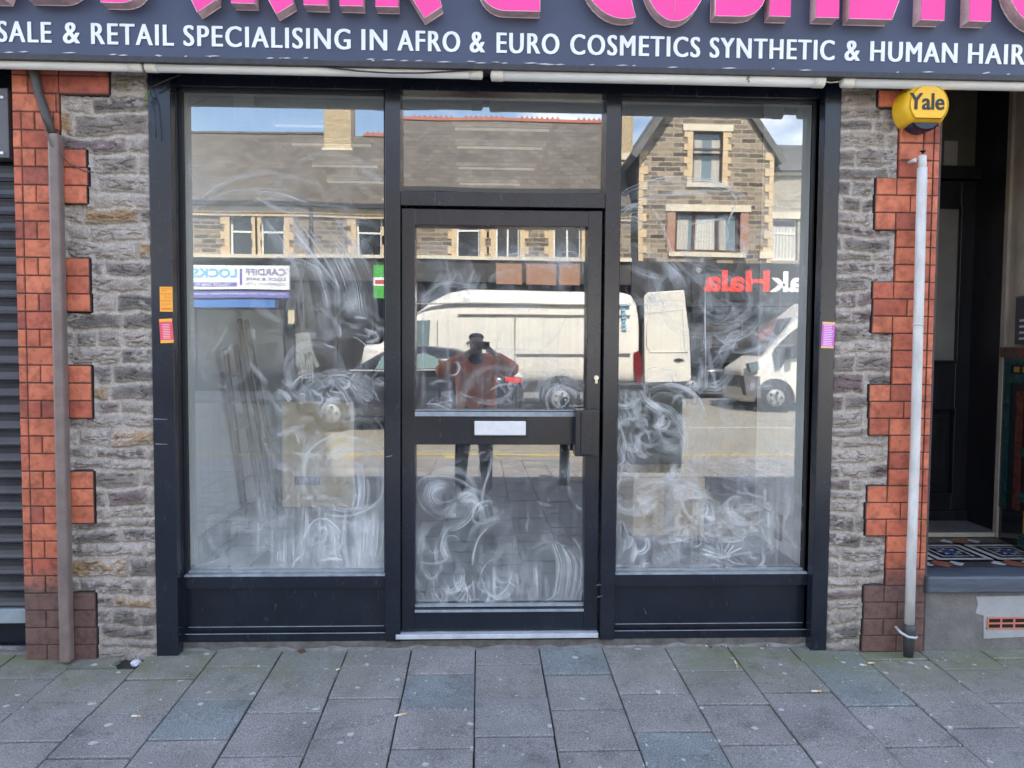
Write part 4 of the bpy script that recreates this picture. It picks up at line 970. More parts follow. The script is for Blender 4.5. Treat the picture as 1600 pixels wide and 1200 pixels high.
for k, (py, a, b) in enumerate(((205, 711, 858), (233, 715, 848), (265, 716, 834), (289, 718, 812))):
    Yk = 1.38*1200/(540-py)-3.6
    for (pa, pb_, side) in ((a, b, 'right'), (385-0+(0, 70, 95, 120)[k], 505+(0, 75, 85, 95)[k], 'left')):
        x0, x1 = at(pa, py, Yk)[0], at(pb_, py, Yk)[0]
        t = empty('strip_light', ((x0+x1)/2, Yk, 2.77), f'{lab[k]} ceiling strip light of the {side} row inside the shop', 'strip light', 'ceiling strip lights inside the shop')
        m = MB(); m.box(x0-.02, x1+.02, Yk-.014, Yk+.014, 2.775, 2.799); part(m, 'batten', IC, t)
        m = MB(); m.tube([(x0, Yk, 2.757), (x1, Yk, 2.757)], .009, 10); part(m, 'lamp', LAMP, t)
# stepladder leaning in the left window
ld = empty('stepladder', (-1.1, 1.3, 0), 'grey wooden stepladder standing behind the left window', 'stepladder')
LM = mat('grey_old_timber', (.30,.275,.24), .8, .25, 14, bump=.2, stretch=(1,1,.3))
def bar(mb_, p, q_, w_, d_):
    p, q_ = Vector(p), Vector(q_); dd_ = (q_-p).normalized(); a_ = dd_.cross(Vector((0,1,0))).normalized()*w_/2; b_ = dd_.cross(a_).normalized()*d_/2
    n0 = len(mb_.v); mb_.v += [tuple(e_+s*a_+t*b_) for e_ in (p, q_) for s, t in ((-1,-1),(1,-1),(1,1),(-1,1))]
    for f_ in ((0,1,2,3),(7,6,5,4),(0,4,5,1),(1,5,6,2),(2,6,7,3),(3,7,4,0)): mb_.f.append(tuple(n0+i for i in f_)); mb_.m.append(0); mb_.sm.append(False)
def lp(px, py, Y): x, z = at(px, py, Y); return (x, Y, z)
rails = [(lp(352, 545, .52), lp(386, 822, 1.00)), (lp(368, 540, .6), lp(410, 812, 1.1)), (lp(384, 500, .85), lp(440, 790, 1.6)), (lp(374, 500, .75), lp(427, 796, 1.48))]
for a_, b_ in rails[:]: m = MB(); bar(m, a_, b_, .022, .03); part(m, 'rail', LM, ld)
for k in range(1, 7):
    t = k/7; a_ = Vector(rails[0][0]).lerp(Vector(rails[0][1]), t); b_ = Vector(rails[1][0]).lerp(Vector(rails[1][1]), t); m = MB(); bar(m, a_, b_, .012, .03); part(m, 'tread', LM, ld)
m = MB(); bar(m, Vector(rails[2][0]).lerp(Vector(rails[2][1]), .6), Vector(rails[3][0]).lerp(Vector(rails[3][1]), .6), .03, .03); part(m, 'cross_bar', LM, ld)
# old board with a slot
BRD = mat('cream_board', (.78,.62,.36), .7, .08, 4); Yb = 1.52
bd = empty('board', (at(495, 790, Yb)[0], Yb, 0), 'cream board with a black letter slot standing behind left window', 'board')
a, z1 = at(440, 628, Yb); b, z0 = at(553, 792, Yb); sx0, sz1 = at(461, 744, Yb); sx1, sz0 = at(501, 757, Yb)
m = MB(); m.box(a, b, Yb, Yb+.03, z0, z1); part(m, 'board_face', BRD, bd, bevel=.003)
m = MB(); m.box(sx0, sx1, Yb-.012, Yb+.001, sz0, sz1); part(m, 'letter_slot', MOLD, bd, bevel=.003)
m = MB(); m.box(sx0+.008, sx1-.008, Yb-.016, Yb-.012, sz0+.008, sz1-.008); part(m, 'slot_flap', mat('dull_chrome', (.45,.45,.5), .25, metal=.6), bd)
# pale trunking / skirting plank on the left wall
m = MB(); m.box(-1.408, -1.386, .25, 1.35, .305, .43); tag(m.build('plank', mat('grey_plank', (.45,.46,.46), .7, .1)), 'pale grey plank propped low on the left wall inside', 'plank')
# pale rag / mop head hung in the left window
Yr = .5; cr = at(480, 521, Yr); 
mp_o = empty('mop_head', (cr[0], Yr, cr[1]), 'cream stringy mop head hanging behind the left window', 'mop')
MOP = mat('cream_cotton', (.80,.77,.64), .9, .15, 30, bump=.5)
P = [(462, 521), (478, 519), (484, 520), (489, 545), (494, 560), (500, 573), (494, 575), (488, 562), (475, 556), (464, 556)]
m = MB(); m.prism([at(x, y, Yr) for x, y in P], Yr-.012, Yr+.02); part(m, 'cap', MOP, mp_o, bevel=.005)
m = MB()
for k in range(17):
    t = k/16; x0, x1 = 464+24*t, 466+26*t*random.uniform(.75, 1); m.tube([lp(x0, 553+random.uniform(-3, 2), Yr-.008), lp((x0+x1)/2+random.uniform(-1, 1), 568, Yr-.016), lp(x1, random.uniform(578, 604), Yr-.005)], [.009, .008, .004], 6)
part(m, 'strings', MOP, mp_o)
m = MB(); m.tube([lp(474, 520, Yr+.02), lp(466, 470, Yr+.3), (cr[0]-.1, 1.1, 2.1)], .01, 8); part(m, 'handle', LM, mp_o)
# boxes on the right
CARD = mat('brown_cardboard', (.66,.48,.26), .85, .12, 6)
def carton(px0, py0, px1, py1, Y, d, label, m_, flaps=False):
    a, z1 = at(px0, py0, Y); b, z0 = at(px1, py1, Y); z0 = .301
    o = empty('carton', ((a+b)/2, Y, z0), label, 'carton')
    m = MB(); m.box(a, b, Y, Y+d, z0, z1); part(m, 'carton_body', m_, o, bevel=.004)
    m = MB(); m.box(a+.001, b-.001, Y-.001, Y, (z0+z1)/2+.02, (z0+z1)/2+.027); m.box((a+b)/2-.03, (a+b)/2+.03, Y-.0015, Y, z0+.01, z1-.01); part(m, 'tape', mat('buff_tape', (.42,.34,.22), .4), o)
    if flaps:
        m = MB(); bar(m, (a, Y+.02, z1), (a-.05, Y-.08, z1+.06), .004, .2); bar(m, (b, Y+.02, z1), (b+.08, Y, z1+.08), .004, .2); part(m, 'flap', m_, o)
    return o
big = carton(990, 746, 1100, 842, .74, .5, 'large brown carton low behind the right window', CARD)
carton(1108, 792, 1188, 842, .73, .4, 'small olive brown carton beside the large one', mat('olive_card', (.40,.32,.19), .85, .15))
a, z1 = at(1066, 764, .735); b, z0 = at(1112, 779, .735); m = MB(); m.prism([(a, z1), (b-.04, z1+.005), (b, z0), (a+.03, z0)], .715, .74); part(m, 'flap', mat('buff_card', (.62,.42,.22), .8, .1), big)
m = MB(); xw = 1.603; m.box(xw-.012, xw, .38, .46, .36, .50); m.box(xw-.016, xw-.012, .40, .44, .40, .46); tag(m.build('socket_plate', mat('brown_plate', (.22,.17,.13), .5)), 'brown socket plate low on the right inner wall', 'socket')

# ------------------------------------------------------------------ whitewash smeared on the glass
def washmat(name, streak, lo, hi):
    m = bpy.data.materials.new(name); m.use_nodes = True; n = m.node_tree.nodes; l = m.node_tree.links
    p = n['Principled BSDF']; p.inputs['Base Color'].default_value = (.90,.92,.92,1); p.inputs['Roughness'].default_value = .8; p.inputs['Specular IOR Level'].default_value = .1
    uv = n.new('ShaderNodeUVMap'); uv.uv_map = 'uv'
    mp_ = n.new('ShaderNodeMapping'); mp_.inputs['Scale'].default_value = (streak, 3.2, 1); l.new(uv.outputs[0], mp_.inputs[0])
    z = n.new('ShaderNodeTexNoise'); z.inputs['Scale'].default_value = 1; z.inputs['Detail'].default_value = 5; z.inputs['Roughness'].default_value = .62; l.new(mp_.outputs[0], z.inputs['Vector'])
    r = n.new('ShaderNodeMapRange'); r.inputs['From Min'].default_value = lo; r.inputs['From Max'].default_value = hi; l.new(z.outputs['Fac'], r.inputs[0])
    t = n.new('ShaderNodeTexCoord'); z2 = n.new('ShaderNodeTexNoise'); z2.inputs['Scale'].default_value = 9; z2.inputs['Detail'].default_value = 4; l.new(t.outputs['Object'], z2.inputs['Vector'])
    r2_ = n.new('ShaderNodeMapRange'); r2_.inputs['From Min'].default_value = .34; r2_.inputs['From Max'].default_value = .66; r2_.inputs['To Min'].default_value = .45; l.new(z2.outputs['Fac'], r2_.inputs[0])
    vcn = n.new('ShaderNodeVertexColor'); vcn.layer_name = 'Str'
    a = n.new('ShaderNodeMath'); a.operation = 'MULTIPLY'; b = n.new('ShaderNodeMath'); b.operation = 'MULTIPLY'
    l.new(r.outputs[0], a.inputs[0]); l.new(r2_.outputs[0], a.inputs[1]); l.new(a.outputs[0], b.inputs[0]); l.new(vcn.outputs['Color'], b.inputs[1]); l.new(b.outputs[0], p.inputs['Alpha'])
    return m
WASH = washmat('whitewash', 17, .42, .66); FILM = washmat('whitewash_film', 60, .30, .75)
class Strokes:
    def __init__(s): s.v = []; s.f = []; s.uv = []; s.st = []; s.k = 0
    def add(s, pts, w, a, taper=True, edge=False):
        "a brushed band through pixel points given on the pane"
        P = [Vector(at(x, y, GL)) for x, y in pts]; w *= 1.12 if w < 40 else 1; a *= .86; edge = edge and random.random() < .8
        # smooth (catmull-rom)
        Q = []
        for i in range(len(P)-1):
            p0, p1, p2, p3_ = P[max(i-1,0)], P[i], P[i+1], P[min(i+2, len(P)-1)]
            st = max(2, int((p2-p1).length/.012))
            for k in range(st):
                t = k/st; Q.append(.5*((2*p1)+(p2-p0)*t+(2*p0-5*p1+4*p2-p3_)*t*t+(3*p1-p0-3*p2+p3_)*t**3))
        Q.append(P[-1]); n = len(Q)
        if n < 2: return
        s.k += 1; y = GL-.0008-s.k*.00003; off = random.uniform(0, 50); L_ = off; n0 = len(s.v)
        cols = 5; w_m = w/1200*3.63
        for i, q in enumerate(Q):
            d = (Q[min(i+1, n-1)]-Q[max(i-1, 0)]).normalized(); nr = Vector((-d.y, d.x))
            if i: L_ += (q-Q[i-1]).length
            e = math.sin(math.pi*min(1, max(0, i/(n-1))))**.5 if taper else 1
            ww = w_m*(.55+.45*e)
            for c in range(cols):
                u = c/(cols-1); pnt = q+nr*ww*(u-.5); s.v.append((pnt.x, y, pnt.y)); s.uv.append((u+off, L_))
                ea = (0, .8, 1, .8, 0)[c]*e
                if edge: ea = (0, .35, .5, .9, 1.3)[c]*e
                s.st.append(min(1.0, a*ea*2.0))
        for i in range(n-1):
            for c in range(cols-1):
                A = n0+i*cols+c; s.f.append((A, A+1, A+cols+1, A+cols))
    def swirl(s, cx, cy, rx, ry, n, w, a, a0=0, a1=360, jit=9, edge=False):
        for k in range(int(n*1.5)):
            f = random.uniform(.45, 1.12); f2 = f+random.uniform(-.3, .3); jx, jy = random.uniform(-jit, jit), random.uniform(-jit, jit); sp = a1-a0
            s0 = a0+random.uniform(-.1, .6)*sp; s1 = s0+random.uniform(.25, .6)*sp*random.choice((1, 1, .6)); ro = R(random.uniform(-35, 35)); ex = random.uniform(.8, 1.2)
            pts = []
            for i in range(13):
                t = i/12; A = R(s0+(s1-s0)*t); ff = f+(f2-f)*t; u, v = rx*ff*ex*math.cos(A), ry*ff/ex*math.sin(A); pts.append((cx+jx+u*math.cos(ro)-v*math.sin(ro), cy+jy+u*math.sin(ro)+v*math.cos(ro)))
            s.add(pts, w*random.choice((.4, .8, 1.2, 2.0)), a*random.uniform(.35, 1.15)*(1 if n < 4 else .85), edge=edge or random.random() < .45)
    def wipe(s, x0, y0, x1, y1, n, a=.2):
        "broad faint overlapping wipes, curling back on themselves"
        for k in range(n):
            x, y = random.uniform(x0, x1), random.uniform(y0, y1); th_ = random.uniform(0, 360); cv = random.choice((-1, 1))*random.uniform(14, 42); pts = [(x, y)]; st = random.uniform(9, 22)
            for i in range(random.randint(4, 9)):
                x += st*math.cos(R(th_)); y += st*math.sin(R(th_)); th_ += cv*random.uniform(.6, 1.3); pts.append((min(max(x, x0-3), x1+3), min(max(y, y0-3), y1+3)))
            s.add(pts, random.uniform(14, 38), a*random.uniform(.4, 1.2), edge=random.random() < .5)
    def scrib(s, x0, y0, x1, y1, n, w, a, dirn=None, ln=50, curl=.5):
        for k in range(n):
            x, y = random.uniform(x0, x1), random.uniform(y0, y1); th_ = (dirn if dirn is not None else random.uniform(0, 360))+random.uniform(-25, 25)
            pts = [(x, y)]; l_ = ln*random.uniform(.4, 1.2); cv = random.uniform(-curl, curl)*180/6
            for i in range(6):
                x += l_/6*math.cos(R(th_)); y += l_/6*math.sin(R(th_)); th_ += cv; pts.append((min(max(x, x0-4), x1+4), min(max(y, y0-4), y1+4)))
            s.add(pts, w*random.uniform(.4, 1.4), a*random.uniform(.4, 1.2), edge=random.random() < .4)
    def build(s, name, m, parent):
        me = bpy.data.meshes.new(name); me.from_pydata(s.v, [], s.f); me.materials.append(m)
        uvl = me.uv_layers.new(name='uv'); vi = np.zeros(len(me.loops), np.int32); me.loops.foreach_get('vertex_index', vi)
        uvl.data.foreach_set('uv', np.array(s.uv, np.float32)[vi].ravel())
        ca_ = me.color_attributes.new('Str', 'FLOAT_COLOR', 'POINT'); st = np.array(s.st, np.float32); ca_.data.foreach_set('color', np.stack([st, st, st, np.ones_like(st)], 1).ravel())
        return link(bpy.data.objects.new(name, me), parent)
def film(x0, x1, z0, z1, f, parent):
    "thin dried film over a pane; f(u, v) gives its strength"
    s = Strokes(); nx_, nz_ = 26, 50
    for i in range(nx_+1):
        for j in range(nz_+1):
            u, v = i/nx_, j/nz_; s.v.append((x0+(x1-x0)*u, GL-.0006, z0+(z1-z0)*v)); s.uv.append((u*(x1-x0), v*(z1-z0)*.35)); s.st.append(f(u, v))
    for i in range(nx_):
        for j in range(nz_): A = i*(nz_+1)+j; s.f.append((A, A+nz_+1, A+nz_+2, A+1))
    return s.build('whitewash_film', FILM, parent)
random.seed(21)
g1 = .0125
film(gx0+g1, gx1-g1, GB+.006, GT-g1, lambda u, v: .05+.40*max(0, 1-v/.36)**1.1*(.5+.5*min(1, u*2)), PN['L'])
film(hx0+g1, hx1-g1, GB+.006, GT-g1, lambda u, v: .05+.34*max(0, 1-v/.40)**.9, PN['R'])
film(glx0+.003, glx1-.003, Z(943), Z(697), lambda u, v: .07+.24*max(0, 1-v)**2, PN['DL'])
film(glx0+.003, glx1-.003, Z(640), Z(357), lambda u, v: .08+.12*(1-v), PN['DU'])
s = Strokes()      # ---- left pane
s.wipe(440, 520, 600, 640, 20, .20); s.wipe(300, 520, 440, 640, 5, .12); s.wipe(420, 640, 600, 890, 34, .18); s.wipe(300, 820, 600, 888, 20, .2); s.wipe(430, 330, 600, 520, 16, .16); s.wipe(300, 260, 600, 350, 14, .12)
s.add([(305,318),(345,288),(400,272),(455,275),(505,292)], 9, .45); s.add([(300,330),(360,302),(430,300),(490,318),(560,330)], 14, .3)
s.add([(395,250),(450,262),(500,240),(560,252),(600,285)], 10, .22); s.add([(315,345),(380,325),(440,322),(520,342),(598,350)], 22, .28)
s.add([(400,308),(425,322),(445,330)], 6, .6); s.add([(560,262),(590,278),(602,290)], 12, .3)
for k in range(11):
    x = 452+k*13+random.uniform(-4, 4); s.add([(x-45+random.uniform(-8, 8), 335+random.uniform(-15, 20)), (x-12, 385), (x+14, 440), (x+26+random.uniform(-6, 6), 505+random.uniform(-10, 12))], random.uniform(10, 30), random.uniform(.16, .42), edge=k % 2 == 0)
s.add([(455,355),(490,400),(520,436),(535,452)], 5, .8); s.add([(470,350),(505,400),(530,448)], 3, .9)
s.add([(415,405),(455,412),(495,430),(530,462)], 22, .30, edge=True); s.scrib(455, 460, 600, 520, 12, 16, .3, 70, 55)
s.swirl(462, 455, 55, 45, 4, 14, .3, 120, 340); s.scrib(495, 495, 600, 545, 14, 7, .6, 20, 30)
s.scrib(300, 500, 420, 560, 8, 9, .28, 110, 45); s.scrib(335, 545, 470, 640, 10, 9, .35, 70, 45)
s.scrib(430, 585, 602, 622, 26, 8, .62, 40, 36, 1.2); s.swirl(525, 640, 42, 50, 9, 10, .48, 120, 420); s.swirl(575, 640, 25, 50, 6, 12, .45, 150, 330)
s.swirl(485, 600, 30, 16, 4, 6, .5, 180, 360); s.swirl(545, 742, 58, 58, 10, 9, .42, 160, 380); s.swirl(545, 738, 62, 60, 2, 5, .85, 170, 370)
s.add([(585,652),(598,670),(603,700),(602,745),(596,775),(575,795),(540,806),(505,802)], 6, .95, edge=True); s.add([(500,786),(540,795),(580,790),(601,782)], 12, .5)
s.scrib(420, 660, 560, 720, 12, 9, .42, 10, 60)
for k in range(22): x = random.uniform(432, 600); s.add([(x, 792+random.uniform(-10, 25)), (x+random.uniform(-5, 5), 840), (x+random.uniform(-8, 8), 888)], random.uniform(6, 26), random.uniform(.2, .5))
for k in range(10): x = random.uniform(548, 598); s.add([(x, 735+random.uniform(-20, 10)), (x+4, 770), (x-2, 800)], random.uniform(4, 9), .45)
s.add([(474,868),(474,848),(482,826),(495,812),(512,812),(528,826),(536,838)], 5, 1.0, edge=True); s.swirl(508, 845, 26, 20, 8, 6, .55, 150, 420)
s.add([(474,866),(462,876),(456,888)], 4, 1.0); s.add([(498,875),(520,872),(538,874)], 6, .9); s.scrib(488, 815, 535, 870, 12, 5, .55, 20, 30, 1)
s.add([(440,785),(450,778),(455,772)], 5, .9); s.scrib(470, 770, 540, 792, 8, 6, .6, 20, 26); s.scrib(300, 840, 430, 890, 8, 10, .25, 80, 30)
s.add([(300,885),(330,878),(345,872)], 5, .4); s.scrib(350, 660, 420, 800, 4, 4, .3, 110, 30)
s.build('whitewash_strokes', WASH, PN['L'])
s = Strokes()      # ---- door, upper pane
s.wipe(655, 400, 912, 470, 16, .16); s.wipe(655, 560, 912, 638, 9, .13)
s.scrib(655, 405, 760, 465, 20, 13, .36, 115, 55); s.add([(655,470),(690,445),(735,447),(765,448)], 12, .4, edge=True)
s.add([(765,410),(775,404),(800,402),(812,400),(850,404),(905,420)], 12, .45, edge=True); s.swirl(820, 425, 50, 22, 7, 11, .34, 150, 400); s.swirl(885, 420, 22, 22, 4, 8, .3)
s.add([(700,355),(697,400),(703,450),(700,520),(702,630)], 4, .25); s.add([(662,450),(661,520),(662,600),(664,632)], 8, .38); s.scrib(655, 600, 700, 636, 14, 6, .55, 0, 40)
s.swirl(880, 622, 20, 18, 7, 5, .62); s.swirl(878, 620, 30, 28, 6, 8, .42, 180, 380)
s.swirl(765, 600, 50, 30, 3, 5, .3); s.scrib(700, 570, 800, 630, 7, 4, .42, None, 45, 1.2); s.scrib(655, 470, 910, 620, 20, 14, .18, 130, 80)
s.add([(765,610),(780,602),(800,600),(812,603)], 4, .8); s.scrib(800, 595, 840, 630, 9, 6, .42, None, 25, 1.5); s.scrib(820, 370, 912, 410, 6, 12, .2, 90, 30)
s.build('whitewash_strokes', WASH, PN['DU'])
s = Strokes()      # ---- door, lower pane
s.wipe(655, 740, 800, 938, 30, .15); s.wipe(800, 830, 908, 938, 12, .12); s.wipe(655, 700, 905, 760, 10, .12)
s.swirl(690, 775, 42, 38, 7, 14, .42); s.add([(652,778),(662,795),(680,810)], 4, .9); s.add([(652,776),(650,765),(662,748),(690,745),(720,752),(745,770)], 6, .7, edge=True)
s.swirl(735, 800, 30, 38, 8, 11, .5, 180, 430); s.swirl(762, 805, 20, 20, 6, 6, .65, 0, 300, edge=True); s.swirl(720, 718, 22, 22, 3, 6, .55, 180, 350)
s.swirl(675, 850, 22, 38, 5, 9, .45); s.swirl(712, 845, 26, 35, 5, 7, .5, 60, 300, edge=True); s.add([(765,822),(748,840),(740,865),(738,885)], 5, .9)
s.add([(757,720),(768,705),(766,730),(757,760),(752,790)], 6, .6); s.swirl(755, 708, 12, 12, 2, 4, .7, 180, 420); s.add([(655,878),(680,880),(700,874)], 6, .8)
for cx in (668, 705, 735, 770): s.swirl(cx, 905, 20, 30, 5, 6, .62, -60, 280)
s.swirl(848, 925, 35, 30, 5, 6, .5, 60, 240); s.scrib(655, 890, 800, 942, 26, 7, .55, 80, 40, 1)
for k in range(9): x = 868+k*5; s.add([(x-8+random.uniform(-2, 2), 846+k*2), (x+2, 880), (x+random.uniform(-2, 2), 915), (x-6, 938)], random.uniform(4, 8), random.uniform(.4, .85), edge=True)
s.add([(893,838),(905,855),(909,885),(906,915),(898,935)], 5, .9, edge=True)
for k in range(16): x = random.uniform(690, 860); s.add([(x, 880+random.uniform(-10, 30)), (x+2, 938)], random.uniform(4, 12), .32)
s.add([(895,700),(888,740),(892,780)], 10, .4); s.swirl(900, 730, 18, 26, 3, 6, .45, 150, 300); s.scrib(820, 770, 905, 860, 12, 5, .4, 60, 18); s.scrib(655, 700, 900, 745, 14, 8, .2, 20, 40)
s.build('whitewash_strokes', WASH, PN['DL'])
s = Strokes()      # ---- right pane
s.wipe(965, 590, 1085, 750, 24, .2); s.wipe(965, 740, 1200, 888, 40, .19); s.wipe(1085, 480, 1245, 740, 26, .15); s.wipe(968, 300, 1245, 480, 22, .14)
s.add([(968,322),(985,305),(1030,292),(1080,290),(1130,298),(1165,318)], 26, .42, edge=True); s.add([(970,330),(1010,312),(1060,302),(1110,304)], 7, .7)
s.add([(968,345),(990,330),(1005,335)], 22, .5, edge=True); s.add([(966,362),(985,352),(1005,360)], 26, .4, edge=True); s.add([(966,400),(985,385),(1010,398),(1045,420),(1075,455)], 12, .35, edge=True)
s.add([(1010,312),(1030,345),(1045,380),(1050,405)], 5, .6); s.add([(1140,300),(1150,315),(1138,345),(1140,352)], 5, .95); s.add([(1135,342),(1105,345),(1060,355)], 6, .5); s.scrib(1065, 335, 1160, 400, 12, 9, .3, 40, 50)
s.scrib(970, 400, 1090, 470, 16, 16, .3, 50, 60); s.scrib(1090, 415, 1245, 480, 14, 22, .26, 80, 70); s.swirl(1120, 470, 60, 45, 7, 16, .28)
s.add([(1118,470),(1135,470),(1145,480),(1135,498),(1118,505)], 4, .4); s.scrib(1080, 500, 1240, 600, 24, 16, .34, 95, 70); s.add([(1102,425),(1101,500),(1102,560),(1101,612)], 3, .7)
s.scrib(1105, 520, 1245, 545, 12, 9, .5, 170, 70); s.swirl(1170, 545, 55, 22, 5, 8, .45, 170, 330)
s.scrib(962, 605, 1080, 660, 26, 10, .55, None, 45, 1.3); s.swirl(1010, 690, 32, 42, 9, 8, .6, 60, 330); s.swirl(1000, 680, 42, 50, 4, 5, .8, 90, 260, edge=True); s.swirl(1045, 665, 30, 38, 7, 9, .5)
s.add([(1000,650),(1020,640),(1045,650),(1062,680),(1060,715)], 24, .42, edge=True); s.add([(1010,612),(1050,604),(1085,620),(1100,650)], 10, .5, edge=True)
s.scrib(962, 640, 1060, 740, 26, 11, .5, 80, 45, 1); s.add([(963,650),(975,690),(972,730),(964,760)], 6, .8)
s.scrib(968, 745, 1195, 838, 44, 12, .40, 170, 70); s.scrib(1060, 770, 1195, 850, 34, 8, .55, None, 42, 1.5); s.add([(1060,775),(1070,800),(1085,815),(1105,822),(1115,805),(1110,785)], 6, .95, edge=True)
s.swirl(1155, 800, 32, 26, 7, 7, .55); s.scrib(962, 770, 1010, 880, 18, 9, .6, 80, 36, 1.2); s.scrib(1075, 850, 1190, 888, 22, 6, .6, 20, 40, 1); 
for a_ in range(9): t = R(200+a_*17); s.add([(1128, 872), (1128+20*math.cos(t), 872+16*math.sin(t)), (1128+(34+8*(a_ % 3))*math.cos(t), 874+30*math.sin(t))], 5, .95)
s.scrib(1195, 760, 1255, 880, 12, 12, .3, 80, 50); s.scrib(1130, 690, 1240, 745, 12, 12, .35, 20, 50); s.scrib(1000, 850, 1060, 885, 12, 3, .7, 80, 10)
s.add([(1160,722),(1185,735),(1200,745)], 8, .6)
s.build('whitewash_strokes', WASH, PN['R'])
s = Strokes(); s.scrib(640, 180, 930, 290, 9, 9, .12, 10, 90, .2); s.build('whitewash_strokes', WASH, PN['T'])
random.seed(5)

# ------------------------------------------------------------------ opposite side of the street
D = 19.5
def stonewall(name, a, b, c, mortar, sx_=3.2, sz_=9):
    m = mat(name, a, .85, .1, 10, bump=.5, bscale=9, stretch=(1,1,3)); n, l, p = nodes(m)
    t = n.new('ShaderNodeTexCoord'); q = n.new('ShaderNodeSeparateXYZ'); l.new(t.outputs['Object'], q.inputs[0]); cb = n.new('ShaderNodeCombineXYZ'); ad = n.new('ShaderNodeMath'); l.new(q.outputs['X'], ad.inputs[0]); l.new(q.outputs['Y'], ad.inputs[1]); l.new(ad.outputs[0], cb.inputs['X']); l.new(q.outputs['Z'], cb.inputs['Y'])
    w_ = noise(n, l, 3, 3, .6, vec=cb.outputs[0]); vs = n.new('ShaderNodeVectorMath'); vs.operation = 'SCALE'; vs.inputs['Scale'].default_value = .07; l.new(w_.outputs['Color'], vs.inputs[0]); va = n.new('ShaderNodeVectorMath'); l.new(vs.outputs[0], va.inputs[0]); l.new(cb.outputs[0], va.inputs[1])
    bk = n.new('ShaderNodeTexBrick'); bk.inputs['Scale'].default_value = 1; bk.inputs['Brick Width'].default_value = 1/sx_; bk.inputs['Row Height'].default_value = 1/sz_; bk.inputs['Mortar Size'].default_value = .016; bk.inputs['Mortar Smooth'].default_value = .4
    bk.inputs['Color1'].default_value = (0,0,0,1); bk.inputs['Color2'].default_value = (1,1,1,1); bk.inputs['Mortar'].default_value = (.5,.5,.5,1); l.new(va.outputs[0], bk.inputs['Vector'])
    rr_ = n.new('ShaderNodeValToRGB'); e = rr_.color_ramp.elements; e[0].color = a+(1,); e[1].color = c+(1,); e.new(.5).color = b+(1,); l.new(bk.outputs['Color'], rr_.inputs[0])
    mmx = mixc(n, l, 'MIX', bk.outputs['Fac'], rr_.outputs[0], mortar+(1,)); nz_ = noise(n, l, 12, 5, .7, vec=cb.outputs[0]); nr = ramp(n, l, nz_.outputs['Fac'], .3, (.65,.65,.65,1), .7, (1.25,1.25,1.25,1)); fm = mixc(n, l, 'MULTIPLY', 1, mmx.outputs[0], nr.outputs[0]); l.new(fm.outputs[0], p.inputs['Base Color'])
    return m
ST1 = stonewall('brown_pennant_stone', (.085,.068,.058), (.19,.15,.115), (.31,.25,.18), (.36,.31,.23), 2.4, 7.5)
ST2 = stonewall('grey_brown_rubble', (.075,.06,.052), (.22,.18,.14), (.38,.31,.23), (.42,.36,.27), 2.2, 7.0)
ST3 = stonewall('pale_rubble', (.28,.26,.21), (.36,.33,.27), (.42,.38,.30), (.44,.40,.33), 2.6, 8)
BATH = mat('cream_bath_stone', (.60,.46,.28), .8, .15, 3, bump=.1); PALEST = mat('pale_lintel_stone', (.66,.60,.47), .8, .12, 3)
YBR = stonewall('yellow_chimney_brick', (.50,.38,.20), (.58,.46,.27), (.40,.30,.17), (.30,.25,.18), 4.4, 13)
def slatem(name, c):
    m = mat(name, c, .65, .2, 4, bump=.1, bscale=12); n, l, p = nodes(m); t = n.new('ShaderNodeTexCoord'); q = n.new('ShaderNodeSeparateXYZ'); l.new(t.outputs['Object'], q.inputs[0]); cb = n.new('ShaderNodeCombineXYZ'); l.new(q.outputs['X'], cb.inputs['X']); l.new(q.outputs['Z'], cb.inputs['Y'])
    bk = n.new('ShaderNodeTexBrick'); bk.inputs['Scale'].default_value = 1; bk.inputs['Brick Width'].default_value = .28; bk.inputs['Row Height'].default_value = .16; bk.inputs['Mortar Size'].default_value = .009
    bk.inputs['Color1'].default_value = tuple(x*.8 for x in c)+(1,); bk.inputs['Color2'].default_value = tuple(x*1.2 for x in c)+(1,); bk.inputs['Mortar'].default_value = tuple(x*.7 for x in c)+(1,); l.new(cb.outputs[0], bk.inputs['Vector'])
    zz_ = noise(n, l, 1.2, 6, .6, vec=t.outputs['Object']); r_ = ramp(n, l, zz_.outputs['Fac'], .3, (.8,.8,.8,1), .7, (1.2,1.2,1.2,1)); f_ = mixc(n, l, 'MULTIPLY', 1, bk.outputs['Color'], r_.outputs[0]); l.new(f_.outputs[0], p.inputs['Base Color']); return m
SLT = slatem('weathered_slate_roof', (.115,.10,.085)); SLT2 = slatem('grey_slate_roof', (.11,.11,.11)); REDT = mat('red_ridge_tile', (.42,.13,.08), .7, .2, 5)
UPVC = mat('white_window_frame', (.78,.78,.76), .4, .05); BRWN = mat('brown_window_frame', (.10,.05,.045), .5, .1); CURT = mat('net_curtain', (.55,.54,.50), .9, .25, 9, stretch=(5,1,.1)); GUT = mat('dark_gutter', (.03,.032,.035), .5)
def orect(mb_, x0, y0, x1, y1, f0, f1, mi=0, dd_=D):
    "box whose front (street) face shows mirrored in the pixel rectangle; f0..f1 = metres behind (-) / in front (+) of the wall line"
    a, z1 = mir(x0, y0, dd_); b, z0 = mir(x1, y1, dd_); mb_.box(a, b, -dd_+f1, -dd_+f0, z0, z1, mi)
